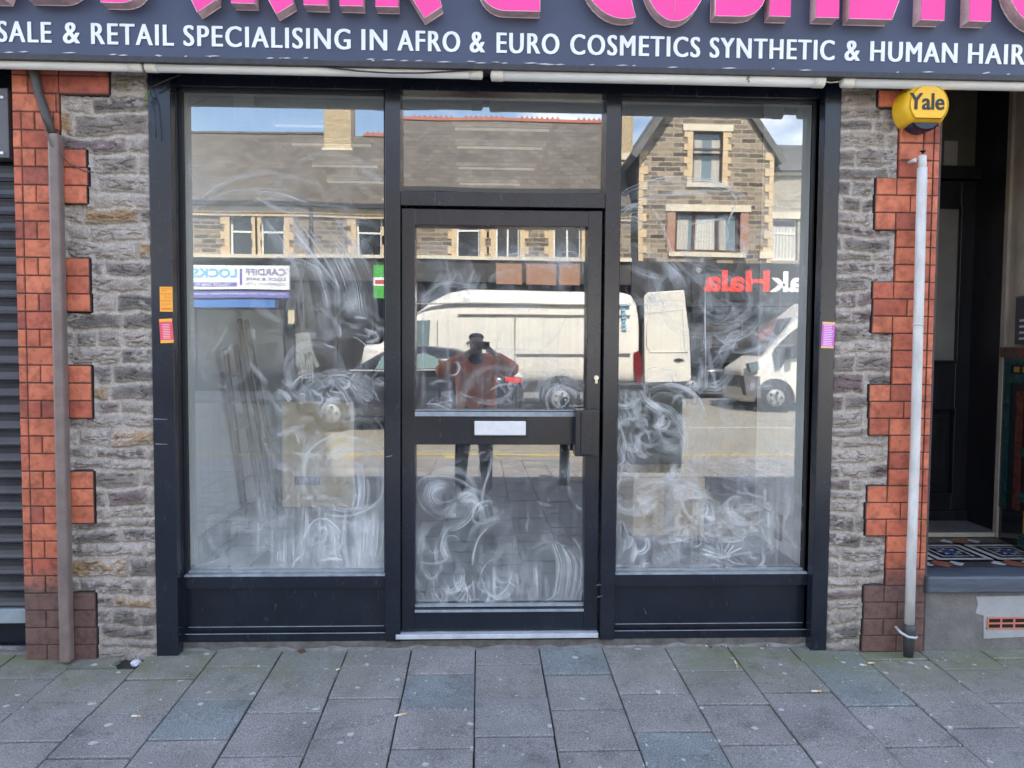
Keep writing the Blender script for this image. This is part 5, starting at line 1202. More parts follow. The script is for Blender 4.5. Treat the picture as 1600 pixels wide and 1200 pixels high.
def wall_holes(x0, x1, z0, z1, y, th_, holes, top=None):
    "wall facing +y with rectangular openings and their reveals"
    m = MB(); xs_ = sorted({x0, x1}|{v for h in holes for v in (h[0], h[1]) if x0 < v < x1}); zs_ = sorted({z0, z1}|{v for h in holes for v in (h[2], h[3]) if z0 < v < z1})
    for a, b in zip(xs_, xs_[1:]):
        for c, d in zip(zs_, zs_[1:]):
            mx_, mz_ = (a+b)/2, (c+d)/2
            if any(h[0] < mx_ < h[1] and h[2] < mz_ < h[3] for h in holes): continue
            m.poly([(b,y,c),(a,y,c),(a,y,d),(b,y,d)]); m.poly([(a,y-th_,c),(b,y-th_,c),(b,y-th_,d),(a,y-th_,d)])
    for h in holes:
        a, b, c, d = h; m.poly([(a,y,c),(a,y-th_,c),(a,y-th_,d),(a,y,d)]); m.poly([(b,y,c),(b,y,d),(b,y-th_,d),(b,y-th_,c)]); m.poly([(a,y,d),(a,y-th_,d),(b,y-th_,d),(b,y,d)]); m.poly([(a,y,c),(b,y,c),(b,y-th_,c),(a,y-th_,c)])
    m.poly([(x0,y,z0),(x0,y,z1),(x0,y-th_,z1),(x0,y-th_,z0)]); m.poly([(x1,y,z0),(x1,y-th_,z0),(x1,y-th_,z1),(x1,y,z1)]); m.poly([(x0,y,z1),(x1,y,z1),(x1,y-th_,z1),(x0,y-th_,z1)])
    return m
def winhole(x0, y0, x1, y1): a, z1 = mir(x0, y0, D); b, z0 = mir(x1, y1, D); return (a, b, z0, z1)
def window(h, root, frame, y=-D, rail=.38, mull=(), curtain=False, fw_=.055, rec=.12, glass=None):
    a, b, c, d = h; yy = y-rec; fr_ = MB()
    fr_.box(a, a+fw_, yy-.06, yy, c, d); fr_.box(b-fw_, b, yy-.06, yy, c, d); fr_.box(a+fw_, b-fw_, yy-.06, yy, d-fw_, d); fr_.box(a+fw_, b-fw_, yy-.06, yy, c, c+fw_)
    if rail: zr_ = d-(d-c)*rail; fr_.box(a+fw_, b-fw_, yy-.061, yy+.005, zr_-fw_*.5, zr_+fw_*.5)
    for t_ in mull: xm = a+(b-a)*t_; fr_.box(xm-fw_*.45, xm+fw_*.45, yy-.059, yy+.004, c+fw_, d-fw_)
    o = part(fr_, 'window', frame, root)
    g_ = MB(); g_.box(a+.02, b-.02, yy-.04, yy-.03, c+.02, d-.02); gparent_part(g_, 'pane', glass or DGLASS, o, root)
    if curtain:
        q_ = MB(); n_ = 14
        for (ca0, ca1) in curtain:
            for i in range(n_):
                u0, u1 = ca0+(ca1-ca0)*i/n_, ca0+(ca1-ca0)*(i+1)/n_; X0, X1 = a+(b-a)*u0, a+(b-a)*u1; yo = .03*(i % 2)
                q_.poly([(X1,yy-.025+.018*((i+1) % 2),c+.05),(X0,yy-.025+.018*(i % 2),c+.05),(X0,yy-.025+.018*(i % 2),d-.05-(d-c)*.12),(X1,yy-.025+.018*((i+1) % 2),d-.05-(d-c)*.12)])
        gparent_part(q_, 'curtain', CURT, o, root)
    return o
SHG = mat('dark_shop_glass', (.035,.036,.04), .1, .3, 2, spec=.7); SHF = mat('dark_shop_frame', (.045,.042,.04), .5, .3); 
# long terrace
eav = mir(300, 318, D)[1]; xL, xR = mir(-420, 400, D)[0], mir(985, 400, D)[0]; zsh = mir(600, 403, D)[1]
ter = empty('terrace_house', ((xL+xR)/2, -D-3, ZF), 'long stone terrace above dark shops mirrored in the left window and door', 'house')
WN = [(358,333,395,404), (407,334,445,404), (557,336,597,404), (713,332,750,404), (775,332,812,404), (866,332,908,404), (170,334,208,404), (224,334,262,404), (20,334,58,404), (72,334,110,404), (-160,334,-122,404)]
H_ = [winhole(*r_) for r_ in WN]
part(wall_holes(xL, xR, zsh-.02, eav+.02, -D, .35, H_), 'wall', ST1, ter)
for i, h in enumerate(H_):
    window(h, ter, UPVC, mull=(.5,) if i in (4, 5) else (), rail=.4 if i not in (4, 5) else .15)
    a, b, c, d = h; m = MB()
    m.box(a-.15, a-.001, -D-.02, -D+.03, c, d+.02); m.box(b+.001, b+.15, -D-.02, -D+.03, c, d+.02); m.box(a-.15, b+.15, -D-.02, -D+.031, d+.021, d+.17)
    for k in range(3): zz = c+.12+k*(d-c)*.33; m.box(a-.27, a-.151, -D-.02, -D+.025, zz, zz+.22); m.box(b+.151, b+.27, -D-.02, -D+.025, zz, zz+.22)
    part(m, 'stone_surround', BATH, ter)
m = MB(); m.box(xL, xR, -D-.02, -D+.10, eav-.26, eav-.08); m.box(xL, xR, -D-.02, -D+.06, eav-.36, eav-.265); part(m, 'cornice', BATH, ter)
m = MB(); m.box(xL, xR, -D+.0, -D+.24, eav-.075, eav+.05); part(m, 'gutter', GUT, ter)
x_, z_ = mir(486, 330, D); m = MB(); m.tube([(x_, -D+.08, eav-.0), (x_, -D+.08, zsh)], .055, 10); part(m, 'downpipe', GUT, ter)
x_, z_ = mir(606, 330, D); m = MB()
for k in range(7): zz = zsh+.1+k*.28; m.box(x_-.1-.06*(k % 2), x_+.12, -D, -D+.03, zz, zz+.27)
part(m, 'quoin', BATH, ter)
# roof: two stretches with slightly different ridges
def slope_at(px, py, z0, y0):
    "ridge point for a pixel, on a 42 degree roof plane rising from (y0, z0)"
    d = ray(px, py); k = math.tan(R(42)); yv = 2*GL+(-y0)   # virtual eaves plane
    # virtual: z = z0 + k (yv' - yv)
    t = (z0-CAM.z-k*(yv-CAM.y))/(d.z-k*d.y); return CAM.x+t*d.x, CAM.y+t*d.y, CAM.z+t*d.z
rx1, ry1, rz1 = slope_at(420, 209, eav, -D+.2)
rx2, ry2, rz2 = slope_at(580, 214, eav, -D+.2)
xm = mir(530, 300, D)[0]; ridge_y = -(ry1-2*GL)
for a, b, rz_ in ((xL, xm, rz1), (xm, xR, rz2)):
    m = MB(); ye = -D+.2; dy = (rz_-eav)/math.tan(R(42)); nn = 0
    m.v += [(a,ye,eav+.02),(b,ye,eav+.02),(b,ye-dy,rz_),(a,ye-dy,rz_),(b,ye-2*dy,eav),(a,ye-2*dy,eav)]; m.f += [(0,1,2,3),(3,2,4,5),(0,3,5),(1,4,2),(0,5,4,1)]; m.m += [0]*5; m.sm += [False]*5
    part(m, 'roof', SLT, ter)
m = MB(); dy = (rz2-eav)/math.tan(R(42)); yr = -D+.2-dy; x_ = xm+.4
m.box(xm+.3, xR, yr-.09, yr+.09, rz2-.02, rz2+.07)
while x_ < xR:
    if int((x_-xm)/.45) % 4 != 3: m.tube([(x_, yr, rz2+.05), (x_+.05, yr, rz2+.16), (x_+.1, yr, rz2+.05)], .03, 5)
    x_ += .17
part(m, 'ridge_tiles', REDT, ter)
m = MB(); m.box(xL, xm, -D+.2-(rz1-eav)/math.tan(R(42))-.08, -D+.2-(rz1-eav)/math.tan(R(42))+.08, rz1-.02, rz1+.04); part(m, 'ridge', SLT2, ter)
def chimney(px0, px1, pyb, root, top=90):
    cy = -(slope_at((px0+px1)/2, pyb, eav, -D+.2)[1]-2*GL); dd_ = -cy
    a, z0 = mir(px0, pyb, dd_); b = mir(px1, pyb, dd_)[0]; zt = mir(px0, top, dd_)[1]
    m = MB(); m.box(a, b, cy-.9, cy, z0-1.2, zt); m.box(a-.06, b+.06, cy-.96, cy+.06, zt-.35, zt-.12)
    o = part(m, 'chimney', YBR, root); m = MB(); m.box(a-.05, b+.05, cy-.95, cy+.05, z0-.2, z0+.04); gparent_part(m, 'flashing', PALEST, o, root)
    m = MB()
    for k in range(3): xx = a+(b-a)*(k+.5)/3; m.tube([(xx, cy-.45, zt-.05), (xx, cy-.45, zt+.5)], [.14, .11], 10)
    gparent_part(m, 'chimney_pot', TERRA, o, root)
chimney(507, 549, 234, ter); chimney(955, 988, 240, ter)
# ground floor shops of the terrace
m = MB(); m.box(xL, xR, -D-3.2, -D-.9, ZF, zsh); part(m, 'shop_core', SHF, ter)
m = MB(); m.box(xL, xR, -D-.9, -D+.16, zsh-.04, zsh+.06); part(m, 'shop_cornice', PALEST, ter)
zfb = mir(600, 440, D)[1]
m = MB(); m.box(xL, mir(285, 400, D)[0], -D-.9, -D+.1, zfb, zsh-.045); m.box(mir(456, 400, D)[0], xR, -D-.9, -D+.08, zfb, zsh-.045); part(m, 'shop_fascia', SHF, ter)
for (a_, b_) in ((-200, -30), (-20, 140), (150, 285), (456, 590), (600, 700), (705, 800), (815, 900), (905, 980), (300, 440)):
    a, b = mir(a_, 500, D)[0], mir(b_, 500, D)[0]; m = MB(); zt_ = zfb if b_ != 440 else mir(300, 482, D)[1]
    m.box(a, b, -D-.25, -D-.2, ZF+.5, zt_-.02); part(m, 'shop_window', SHG, ter)
    m = MB()
    for u in (0, .5, 1): xx = a+(b-a)*u; m.box(xx-.04, xx+.04, -D-.2, -D-.1, ZF, zt_)
    m.box(a, b, -D-.3, -D-.1, ZF, ZF+.5); part(m, 'shopfront_frame', SHF, ter)
m = MB()
for (a_, b_) in ((775, 815), (822, 868), (873, 905), (913, 960)): orect(m, a_, 412, b_, 445, -.05, .12)
part(m, 'brown_panels', mat('terracotta_brown_panel', (.33,.17,.10), .7, .15), ter)
# locksmith's sign with its blue shutter box
lk = empty('shop_sign', (mir(370, 440, D)[0], -D, mir(370, 440, D)[1]), 'white locksmith sign with pale blue lettering above a blue shutter box', 'sign')
m = MB(); orect(m, 120, 412, 455, 453, 0, .14); part(m, 'panel', WHITE, lk)
PURP = mat('violet_blue_band', (.14,.13,.42), .5, .05); LBL = mat('light_blue_letters', (.16,.50,.72), .5, .05); GRL = mat('grey_blue_letters', (.20,.20,.36), .5, .05)
m = MB(); orect(m, 120, 453, 455, 466, 0, .141); orect(m, 298, 441, 372, 448, .1, .144); orect(m, 376, 420, 380, 446, .1, .144); part(m, 'band', PURP, lk)
def osign(t_, x0, y0, x1, y1, m_, root, f=.145, bold=.012, nm='lettering'):
    a, z1 = mir(x0, y0, D); b, z0 = mir(x1, y1, D); o_ = text_obj(t_, a, b, z0, z1, -D+f, nm, m_, None, .004, bold, back=True); o_.data.transform(Matrix.Translation(-root.location)); o_.parent = root; return o_
osign('LOCKS', 303, 419, 372, 434, LBL, lk, bold=.03); osign('CARDIFF', 385, 420, 449, 431, GRL, lk, bold=.02); osign('LOCK & SAFE', 386, 434, 449, 439, GRL, lk); osign('COMPANY LTD', 386, 442, 449, 446.5, mat('pale_letters', (.45,.45,.5), .5), lk)
osign('TEL:029 2048 9111', 300, 442.2, 362, 447, WHITE, lk, f=.146); osign('All Types of Locks supplied & Fitted - Locksmithing Service - Door Entry', 210, 456, 450, 462, WHITE, lk)
m = MB(); orect(m, 130, 466.5, 434, 481, -.1, .3); part(m, 'shutter_box', mat('bright_blue_box', (.05,.17,.48), .4, .1), lk)
gs_ = empty('hanging_sign', (mir(597, 440, D)[0], -D+.5, mir(597, 440, D)[1]), 'green and white hanging sign over the dark shops', 'sign')
GRN = mat('bright_green', (.07,.42,.06), .5, .05)
m = MB(); a, z1 = mir(584, 415, D-.5); b, z0 = mir(607, 467, D-.5); m.box(a, b, -D+.47, -D+.53, z0, z1); part(m, 'panel', GRN, gs_)
m = MB(); m.box(a, b, -D+.465, -D+.535, z0+(z1-z0)*.36, z0+(z1-z0)*.62); part(m, 'white_band', WHITE, gs_); m = MB(); m.box(a+.05, b-.1, -D+.46, -D+.538, z0+(z1-z0)*.42, z0+(z1-z0)*.54); part(m, 'red_mark', mat('red_mark_paint', (.5,.08,.05), .5), gs_)
m = MB(); m.box(a+.02, a+.05, -D, -D+.5, z1-.1, z1-.05); part(m, 'arm', GUT, gs_)
lam = empty('lit_box_sign', (mir(461, 485, D)[0], -D+.1, mir(461, 485, D)[1]), 'small cream upright sign beside the blue shutter box', 'sign')
m = MB(); orect(m, 453, 470, 467, 508, .0, .25); part(m, 'case', GUT, lam); m = MB(); orect(m, 455, 485, 465, 506, .24, .26); part(m, 'face', mat('cream_face', (.62,.52,.32), .5), lam)
# gabled house
xg0, xg1 = mir(999, 300, D)[0], mir(1206, 300, D)[0]; zg = mir(1100, 240, D)[1]; za = mir(1106, 84, D)[1]; xgm = (xg0+xg1)/2
gab = empty('gabled_house', (xgm, -D-3, ZF), 'steep gabled stone house mirrored in the right window', 'house')
hu = winhole(1083, 205, 1128, 286); hl = winhole(1056, 331, 1155, 394)
part(wall_holes(xg0, xg1, zsh-.02, zg, -D, .35, [(hu[0], hu[1], hu[2], zg+.0), hl]), 'wall', ST2, gab)
k_ = (za-zg)/(xgm-xg0); wz1 = hu[3]
m = MB()
def gp(pts):
    for y_, rev in ((-D, True), (-D-.35, False)): m.poly([(x, y_, z) for x, z in (reversed(pts) if rev else pts)])
gp([(xg0, zg), (hu[0], zg), (hu[0], zg+k_*(hu[0]-xg0))]); gp([(hu[1], zg), (xg1, zg), (hu[1], zg+k_*(xg1-hu[1]))])
zm1, zm2 = zg+k_*(hu[0]-xg0), zg+k_*(xg1-hu[1]); gp([(hu[0], wz1), (hu[1], wz1), (hu[1], zm2), (xgm, za), (hu[0], zm1)])
for xx, s_g in ((hu[0], 1), (hu[1], -1)): m.poly([(xx, -D, zg), (xx, -D-.35, zg), (xx, -D-.35, wz1), (xx, -D, wz1)])
m.poly([(hu[0], -D, wz1), (hu[0], -D-.35, wz1), (hu[1], -D-.35, wz1), (hu[1], -D, wz1)])
part(m, 'gable_wall', ST2, gab)
window(hu, gab, BRWN, rail=.33, glass=TGLASS, curtain=[(.08, .34), (.66, .95)]); window(hl, gab, BRWN, rail=None, mull=(.3, .66), glass=TGLASS, curtain=[(.05, .22), (.33, .62), (.70, .80)], fw_=.09)
m = MB(); 
for h, e_ in ((hu, .30), (hl, .30)):
    a, b, c, d = h; m.box(a-e_, b+e_, -D-.01, -D+.05, d+.002, d+.2); m.box(a-e_*.6, b+e_*.6, -D-.01, -D+.07, c-.14, c-.002)
part(m, 'lintel', PALEST, gab)
m = MB(); a, b, c, d = hu
for k in range(8): zz = c+(d-c)*k/8; e_ = .16+.1*(k % 2); m.box(a-e_, a-.002, -D-.01, -D+.025, zz+.005, zz+(d-c)/8); m.box(b+.002, b+e_, -D-.01, -D+.025, zz+.005, zz+(d-c)/8)
for k in range(14): zz = zsh+k*.235; e_ = .12+.13*(k % 2); m.box(xg0-.02, xg0+e_, -D, -D+.03, zz+.005, zz+.23); m.box(xg1-e_, xg1+.02, -D, -D+.03, zz+.005, zz+.23)
part(m, 'quoin', BATH, gab)
m = MB(); a, b, c, d = hl; m.box(a-.24, a-.002, -D-.01, -D+.024, c, d); m.box(b+.002, b+.24, -D-.01, -D+.024, c, d); part(m, 'pink_brick_jamb', mat('pinkish_brick', (.38,.22,.16), .8, .2, 14), gab)
m = MB(); ov = .55; sl_ = Vector((xgm-xg0, za-zg)).normalized(); nrm_ = Vector((-sl_.y, sl_.x))
for sg in (1, -1):
    def G(u, v_): x = xg0-.35*sl_.x+sl_.x*u; z = zg-.35*sl_.y+sl_.y*u; x += nrm_.x*v_; z += nrm_.y*v_; return (x if sg == 1 else 2*xgm-x, z)
    Ln = math.hypot(xgm-xg0, za-zg)+.35
    pts = [G(0, .02), G(Ln, .02), G(Ln, .2), G(0, .2)]; nn = len(m.v)
    m.prism(pts, -D-7, -D+ov if sg == 1 else -D+.12)
part(m, 'roof', SLT2, gab)
m = MB(); m.box(xg0, xg1, -D-7, -D-.35, ZF, zg); part(m, 'house_core', SHF, gab)
# lower house on the right
xh1 = mir(1700, 300, D)[0]; zh = mir(1240, 266, D)[1]
lo_ = empty('stone_house', ((xg1+xh1)/2, -D-3, ZF), 'lower pale stone house at the right edge of the reflection', 'house')
hs = [winhole(1213, 340, 1252, 404), winhole(1290, 340, 1330, 404), winhole(1400, 340, 1440, 404)]
part(wall_holes(xg1+.02, xh1, zsh-.02, zh, -D-.3, .3, hs), 'wall', ST3, lo_)
for h in hs: window(h, lo_, UPVC, y=-D-.3, rail=.35, curtain=[(.05, .95)]); 
m = MB()
for h in hs: m.box(h[0]-.2, h[1]+.2, -D-.3, -D-.25, h[3]+.002, h[3]+.2)
m.box(xg1+.02, xh1, -D-.3, -D-.2, zh-.1, zh-.0); part(m, 'lintel', PALEST, lo_)
m = MB(); rzz = zh+1.6; nn = 0; m.v += [(xg1+.05,-D-.1,zh+.02),(xh1,-D-.1,zh+.02),(xh1,-D-3.2,rzz),(xg1+1.1-1.0,-D-3.2,rzz),(xh1,-D-6.3,zh),(xg1+.05,-D-6.3,zh)]; m.f += [(0,1,2,3),(3,2,4,5),(0,3,5),(1,4,2)]; m.m += [0]*4; m.sm += [False]*4; part(m, 'roof', SLT2, lo_)
# food shop with black fascia along both houses
m = MB(); m.box(mir(985, 400, D)[0]+.02, xh1, -D-3, -D-.5, ZF, zsh-.02); m.box(mir(985, 400, D)[0]+.02, xh1, -D-.5, -D+.08, mir(1100, 478, D)[1], zsh-.021); 
part(m, 'shop_fascia', mat('black_fascia', (.03,.03,.033), .5, .2), gab)
m = MB(); m.box(mir(985, 400, D)[0]+.02, xh1, -D-.49, -D-.4, ZF+.3, mir(1100, 478, D)[1]); part(m, 'shop_window', SHG, gab)
m = MB()
for px in (990, 1050, 1110, 1165, 1225, 1290, 1360): xx = mir(px, 500, D)[0]; m.box(xx-.05, xx+.05, -D-.4, -D-.3, ZF, mir(1100, 478, D)[1])
part(m, 'shopfront_frame', SHF, gab)
hal = empty('shop_sign', (mir(1170, 440, D)[0], -D+.08, mir(1170, 440, D)[1]), 'black fascia sign with white and red lettering mirrored in right window', 'sign')
REDL = mat('red_letters', (.88,.06,.03), .45, .05)
m = MB(); orect(m, 1080, 411, 1420, 472, .082, .11); part(m, 'panel', mat('black_fascia', (.03,.03,.033)), hal)
osign('Hala', 1097, 421, 1200, 456, REDL, hal, f=.115, bold=.035); osign('ak', 1201, 423, 1252, 457, WHITE, hal, f=.115, bold=.035)
a, z_ = mir(1090, 422, D); m = MB(); m.tube([(a+.06*math.cos(t*math.pi/8), -D+.115, z_+.06*math.sin(t*math.pi/8)) for t in range(17)], .01, 5); part(m, 'ring_mark', WHITE, hal)
m = MB(); 
for t in range(5): m.poly([(a, -D+.116, z_), (a+.045*math.cos(t*1.2566+1.2), -D+.116, z_+.045*math.sin(t*1.2566+1.2)), (a+.02*math.cos(t*1.2566+1.83), -D+.116, z_+.02*math.sin(t*1.2566+1.83))])
part(m, 'star_mark', WHITE, hal)
m = MB(); orect(m, 1186, 392, 1208, 403, 0, .05); tag(m.build('name_plate', PALEST), 'small pale street name plate above the black fascia', 'sign')

# ------------------------------------------------------------------ vehicles
TYRE = mat('tyre_rubber', (.02,.02,.022), .8, .2, 20); RIM = mat('steel_rim', (.30,.31,.32), .55, .1, 20, metal=.3)
def loft(stations, mats, name, root, seg=24, pw_=.45, wf=None):
    m = MB()
    for (x, yc, zb, zt, hw, tum) in stations:
        for j in range(seg):
            t = 2*math.pi*(j+.5)/seg; c, s_ = math.cos(t), math.sin(t)
            u = math.copysign(abs(c)**pw_, c); v = math.copysign(abs(s_)**pw_, s_)
            z = (zb+zt)/2+(zt-zb)/2*v; fy = 1-tum*max(0, v)
            m.v.append((x, yc+hw*u*fy, z))
    k = len(stations)
    for i in range(k-1):
        for j in range(seg): a, b = i*seg+j, i*seg+(j+1) % seg; m.f.append((a, b, b+seg, a+seg)); m.m.append(0); m.sm.append(True)
    m.f.append(tuple(reversed(range(seg)))); m.f.append(tuple((k-1)*seg+j for j in range(seg))); m.m += [0, 0]; m.sm += [False, False]
    return part(m, name, mats, root)
def wheel(root, x, yo, z, r_, w_=.2, side=1):
    m = MB(); m.tube([(x, yo, z), (x, yo, z), (x, yo-side*.03, z), (x, yo-side*w_, z), (x, yo-side*w_, z)], [r_*.6, r_*.93, r_, r_, r_*.6], 28); t = part(m, 'wheel', TYRE, root)
    m = MB(); m.tube([(x, yo+side*.004, z), (x, yo+side*.012, z), (x, yo-side*.05, z)], [r_*.2, r_*.6, r_*.62], 24); gparent_part(m, 'rim', RIM, t, root)
    m = MB()
    for k in range(5): a = k*1.2566; m.tube([(x+r_*.38*math.cos(a), yo+side*.010, z+r_*.38*math.sin(a)), (x+r_*.38*math.cos(a), yo+side*.016, z+r_*.38*math.sin(a))], r_*.1, 8)
    gparent_part(m, 'rim_hole', TYRE, t, root)
def ppoly(root, name, mt, pts, DD, front, back, **kw):
    "side detail of a vehicle: outline of mirrored pixels on plane DD"
    m = MB(); m.prism([mir(x, y, DD) for x, y in pts], -DD+back, -DD+front); return part(m, name, mt, root, **kw)
VW = mat('white_van_paint', (.72,.70,.64), .35, .05, 2, coat=.3)
VD = 13.0; gv = road_z(-14)
van = empty('panel_van', (mir(790, 600, VD)[0], -VD-1, gv), 'long white panel van with its rear door swung open, mirrored in the door', 'van')
vx = lambda px: mir(px, 540, VD)[0]
vz = lambda py: mir(800, py, VD)[1]
zt_, zb_ = vz(451), vz(600)
loft([(vx(560), -VD-1, zb_+.1, zb_+.5, .75, 0), (vx(567), -VD-1, zb_, zb_+.85, .9, .05), (vx(590), -VD-1, zb_-.05, vz(537), .97, .06), (vx(612), -VD-1, zb_-.05, vz(522), .99, .08), (vx(630), -VD-1, zb_-.05, vz(503), 1.0, .1), (vx(650), -VD-1, zb_-.05, vz(486), 1.0, .1), (vx(672), -VD-1, zb_-.05, vz(469), 1.0, .09), (vx(700), -VD-1, zb_-.05, vz(456), 1.0, .09), (vx(730), -VD-1, zb_-.05, zt_, 1.0, .09), (vx(975), -VD-1, zb_-.05, zt_, 1.0, .09), (vx(988), -VD-1, zb_-.05, zt_-.05, .99, .09), (vx(996), -VD-1, zb_-.05, zt_-.22, .97, .09), (vx(1000), -VD-1, zb_, zt_-.5, .93, .09)], VW, 'body', van, 36, .30)
ppoly(van, 'side_window', TGLASS, [(650, 500), (672, 499), (669, 556), (636, 557), (632, 530)], VD, .02, -.06)
ppoly(van, 'windscreen', DGLASS, [(608, 528), (628, 508), (634, 512), (620, 535)], VD, .0, -.3)
m = MB()
for (x0, y0, x1, y1) in ((650, 474, 985, 475.2), (716, 491, 985, 492), (683, 500, 684, 590), (804, 492, 805, 590)): orect(m, x0, y0, x1, y1, -.08, .006, 0, VD)
part(m, 'panel_seam', mat('grey_seam', (.32,.31,.28), .6), van)
m = MB(); orect(m, 806, 553, 917, 557, -.05, .02, 0, VD); orect(m, 925, 553, 985, 557, -.05, .02, 0, VD); part(m, 'rub_strip', mat('grey_plastic_strip', (.12,.12,.13), .6), van)
m = MB(); orect(m, 575, 596, 1000, 604, -.15, .012, 0, VD); part(m, 'sill', mat('dark_sill', (.04,.04,.045), .6), van)
m = MB(); x_, z_ = mir(876, 618, VD); m.tube([(x_, -VD-.25, z_), (x_, -VD+.006, z_)], .44, 28); part(m, 'rear_wheel_arch', TYRE, van)
m = MB(); x2_ = vx(612); m.tube([(x2_, -VD-.25, z_), (x2_, -VD+.006, z_)], .42, 28); part(m, 'front_wheel_arch', TYRE, van)
for xx in (x_, x2_): wheel(van, xx, -VD+.015, gv+.345, .345); wheel(van, xx, -VD-2.0, gv+.345, .345, side=-1)
ppoly(van, 'tail_light', mat('red_lens', (.17,.012,.016), .2, .1), [(991, 552), (998, 550), (1003, 560), (1003, 602), (996, 602), (991, 575)], VD, .03, -.2)
ddr = ppoly(van, 'rear_door', VW, [(1007, 462), (1012, 456), (1070, 452), (1077, 520), (1080, 592), (1076, 596), (1008, 598)], VD+.02, .0, -.05, bevel=.015)
m = MB(); m.prism([mir(x, y, VD) for x, y in ((1053, 563), (1060, 560.5), (1070, 563), (1060, 566))], -VD-.02, -VD+.01); gparent_part(m, 'handle', GUT, ddr, van)
m = MB()
P = [mir(x, y, VD) for x, y in ((1012, 490), (1068, 482), (1070, 545), (1075, 552), (1018, 552), (1011, 543))]
m.tube([(x, -VD-.016, z) for x, z in P+[P[0]]], .01, 6); gparent_part(m, 'door_pressing', VW, ddr, van)
ppoly(van, 'load_space', mat('dark_load_space', (.03,.03,.03), .8), [(1000, 500), (1004, 500), (1004, 600), (1000, 600)], VD+.5, .0, -1.0)
vl = text_obj('TRAILBOX', 0, 1, 0, 1, 0, 'x', LBL); bpy.data.objects.remove(vl)
m = MB(); orect(m, 969, 474, 984, 477, -.05, .012, 0, VD)
for k in range(6): orect(m, 971+(k % 2), 482+k*6.2, 977+(k % 3), 486+k*6.2, -.05, .012, 0, VD)
part(m, 'side_lettering', mat('faded_blue_decal', (.25,.50,.68), .5), van)
# black car
CB = mat('black_car_paint', (.018,.018,.024), .12, .1, 2, coat=.8); CD_ = 10.4; gc = road_z(-11.3)
car = empty('black_car', (mir(640, 600, CD_)[0], -CD_-.85, gc), 'black hatchback with chrome window line, mirrored low in the door glass', 'car')
kx = lambda px: mir(px, 540, CD_)[0]; kz = lambda py: mir(680, py, CD_)[1]
cg = kz(652)
yc = -CD_-.86
loft([(kx(455), yc, gc+.35, gc+.6, .6, 0), (kx(462), yc, gc+.22, kz(606), .78, .04), (kx(490), yc, gc+.2, kz(596), .84, .06), (kx(535), yc, gc+.2, kz(588), .86, .08), (kx(560), yc, gc+.2, kz(583), .86, .08), (kx(700), yc, gc+.2, kz(580), .87, .08), (kx(780), yc, gc+.2, kz(577), .86, .08), (kx(806), yc, gc+.22, kz(582), .82, .06), (kx(816), yc, gc+.3, kz(592), .76, .04), (kx(819), yc, gc+.4, kz(605), .66, 0)], CB, 'body', car, 30, .42)
loft([(kx(536), yc, kz(590), kz(584), .72, .1), (kx(560), yc, kz(590), kz(568), .76, .22), (kx(590), yc, kz(590), kz(550), .78, .26), (kx(620), yc, kz(590), kz(541), .78, .28), (kx(660), yc, kz(590), kz(538), .78, .28), (kx(710), yc, kz(590), kz(543), .78, .28), (kx(750), yc, kz(590), kz(555), .76, .26), (kx(785), yc, kz(590), kz(571), .72, .2), (kx(800), yc, kz(590), kz(579), .66, .1)], CB, 'cabin', car, 30, .5)
CD_s = CD_+.03
ppoly(car, 'side_window', mat('sky_reflection_glass', (.22,.33,.32), .12, .15, 3), [(585, 576), (596, 556), (632, 549), (634, 576)], CD_s, .0, -.12)  # teal sky reflection put into the colour of the car windows
ppoly(car, 'side_window', mat('sky_reflection_glass', (.22,.33,.32)), [(640, 576), (640, 553), (664, 551), (680, 558), (692, 576)], CD_s, .0, -.12)
m = MB(); m.prism([mir(x, y, CD_s) for x, y in ((545, 577.5), (697, 577.5), (697, 579), (545, 579))], -CD_s-.05, -CD_s+.02); part(m, 'chrome_strip', SILVER, car)
ppoly(car, 'tail_light', mat('bright_red_lens', (.75,.03,.02), .2, .1), [(789, 586), (797, 584), (813, 588), (816, 597), (800, 599), (790, 596)], CD_, .0, -.3)
m = MB(); m.prism([mir(x, y, CD_) for x, y in ((797, 585), (812, 583), (816, 590), (800, 588))], -CD_-.2, -CD_+.01); part(m, 'reversing_light', WHITE, car)
for px in (515, 762): wheel(car, kx(px), -CD_+.0, gc+.31, .31); wheel(car, kx(px), -CD_-1.7, gc+.31, .31, side=-1)
# second white van, facing left, at the right
V2 = 13.9; g2 = road_z(-14.8)
v2 = empty('delivery_van', (mir(1400, 600, V2)[0], -V2-1, g2), 'white van with sloping bonnet facing left, cut by the right window edge', 'van')
wx2 = lambda px: mir(px, 540, V2)[0]; wz2 = lambda py: mir(1220, py, V2)[1]
loft([(wx2(1166), -V2-1, g2+.3, wz2(583), .7, 0), (wx2(1170), -V2-1, g2+.22, wz2(576), .88, .04), (wx2(1185), -V2-1, g2+.2, wz2(567), .96, .06), (wx2(1200), -V2-1, g2+.2, wz2(556), .98, .08), (wx2(1212), -V2-1, g2+.2, wz2(543), .98, .12), (wx2(1230), -V2-1, g2+.2, wz2(522), .98, .16), (wx2(1252), -V2-1, g2+.2, wz2(494), .98, .14), (wx2(1280), -V2-1, g2+.2, wz2(470), .98, .1), (wx2(1320), -V2-1, g2+.2, wz2(458), .98, .08), (wx2(1500), -V2-1, g2+.2, wz2(458), .98, .08), (wx2(1560), -V2-1, g2+.2, wz2(458), .98, .08), (wx2(1566), -V2-1, g2+.3, wz2(470), .94, .08)], VW, 'body', v2, 36, .32)
ppoly(v2, 'side_window', DGLASS, [(1212, 548), (1232, 526), (1262, 500), (1262, 560), (1228, 562), (1222, 574), (1214, 576)], V2, .02, -.1)
m = MB(); P = [(wx2(1199), wz2(557)), (wx2(1249), wz2(498))]
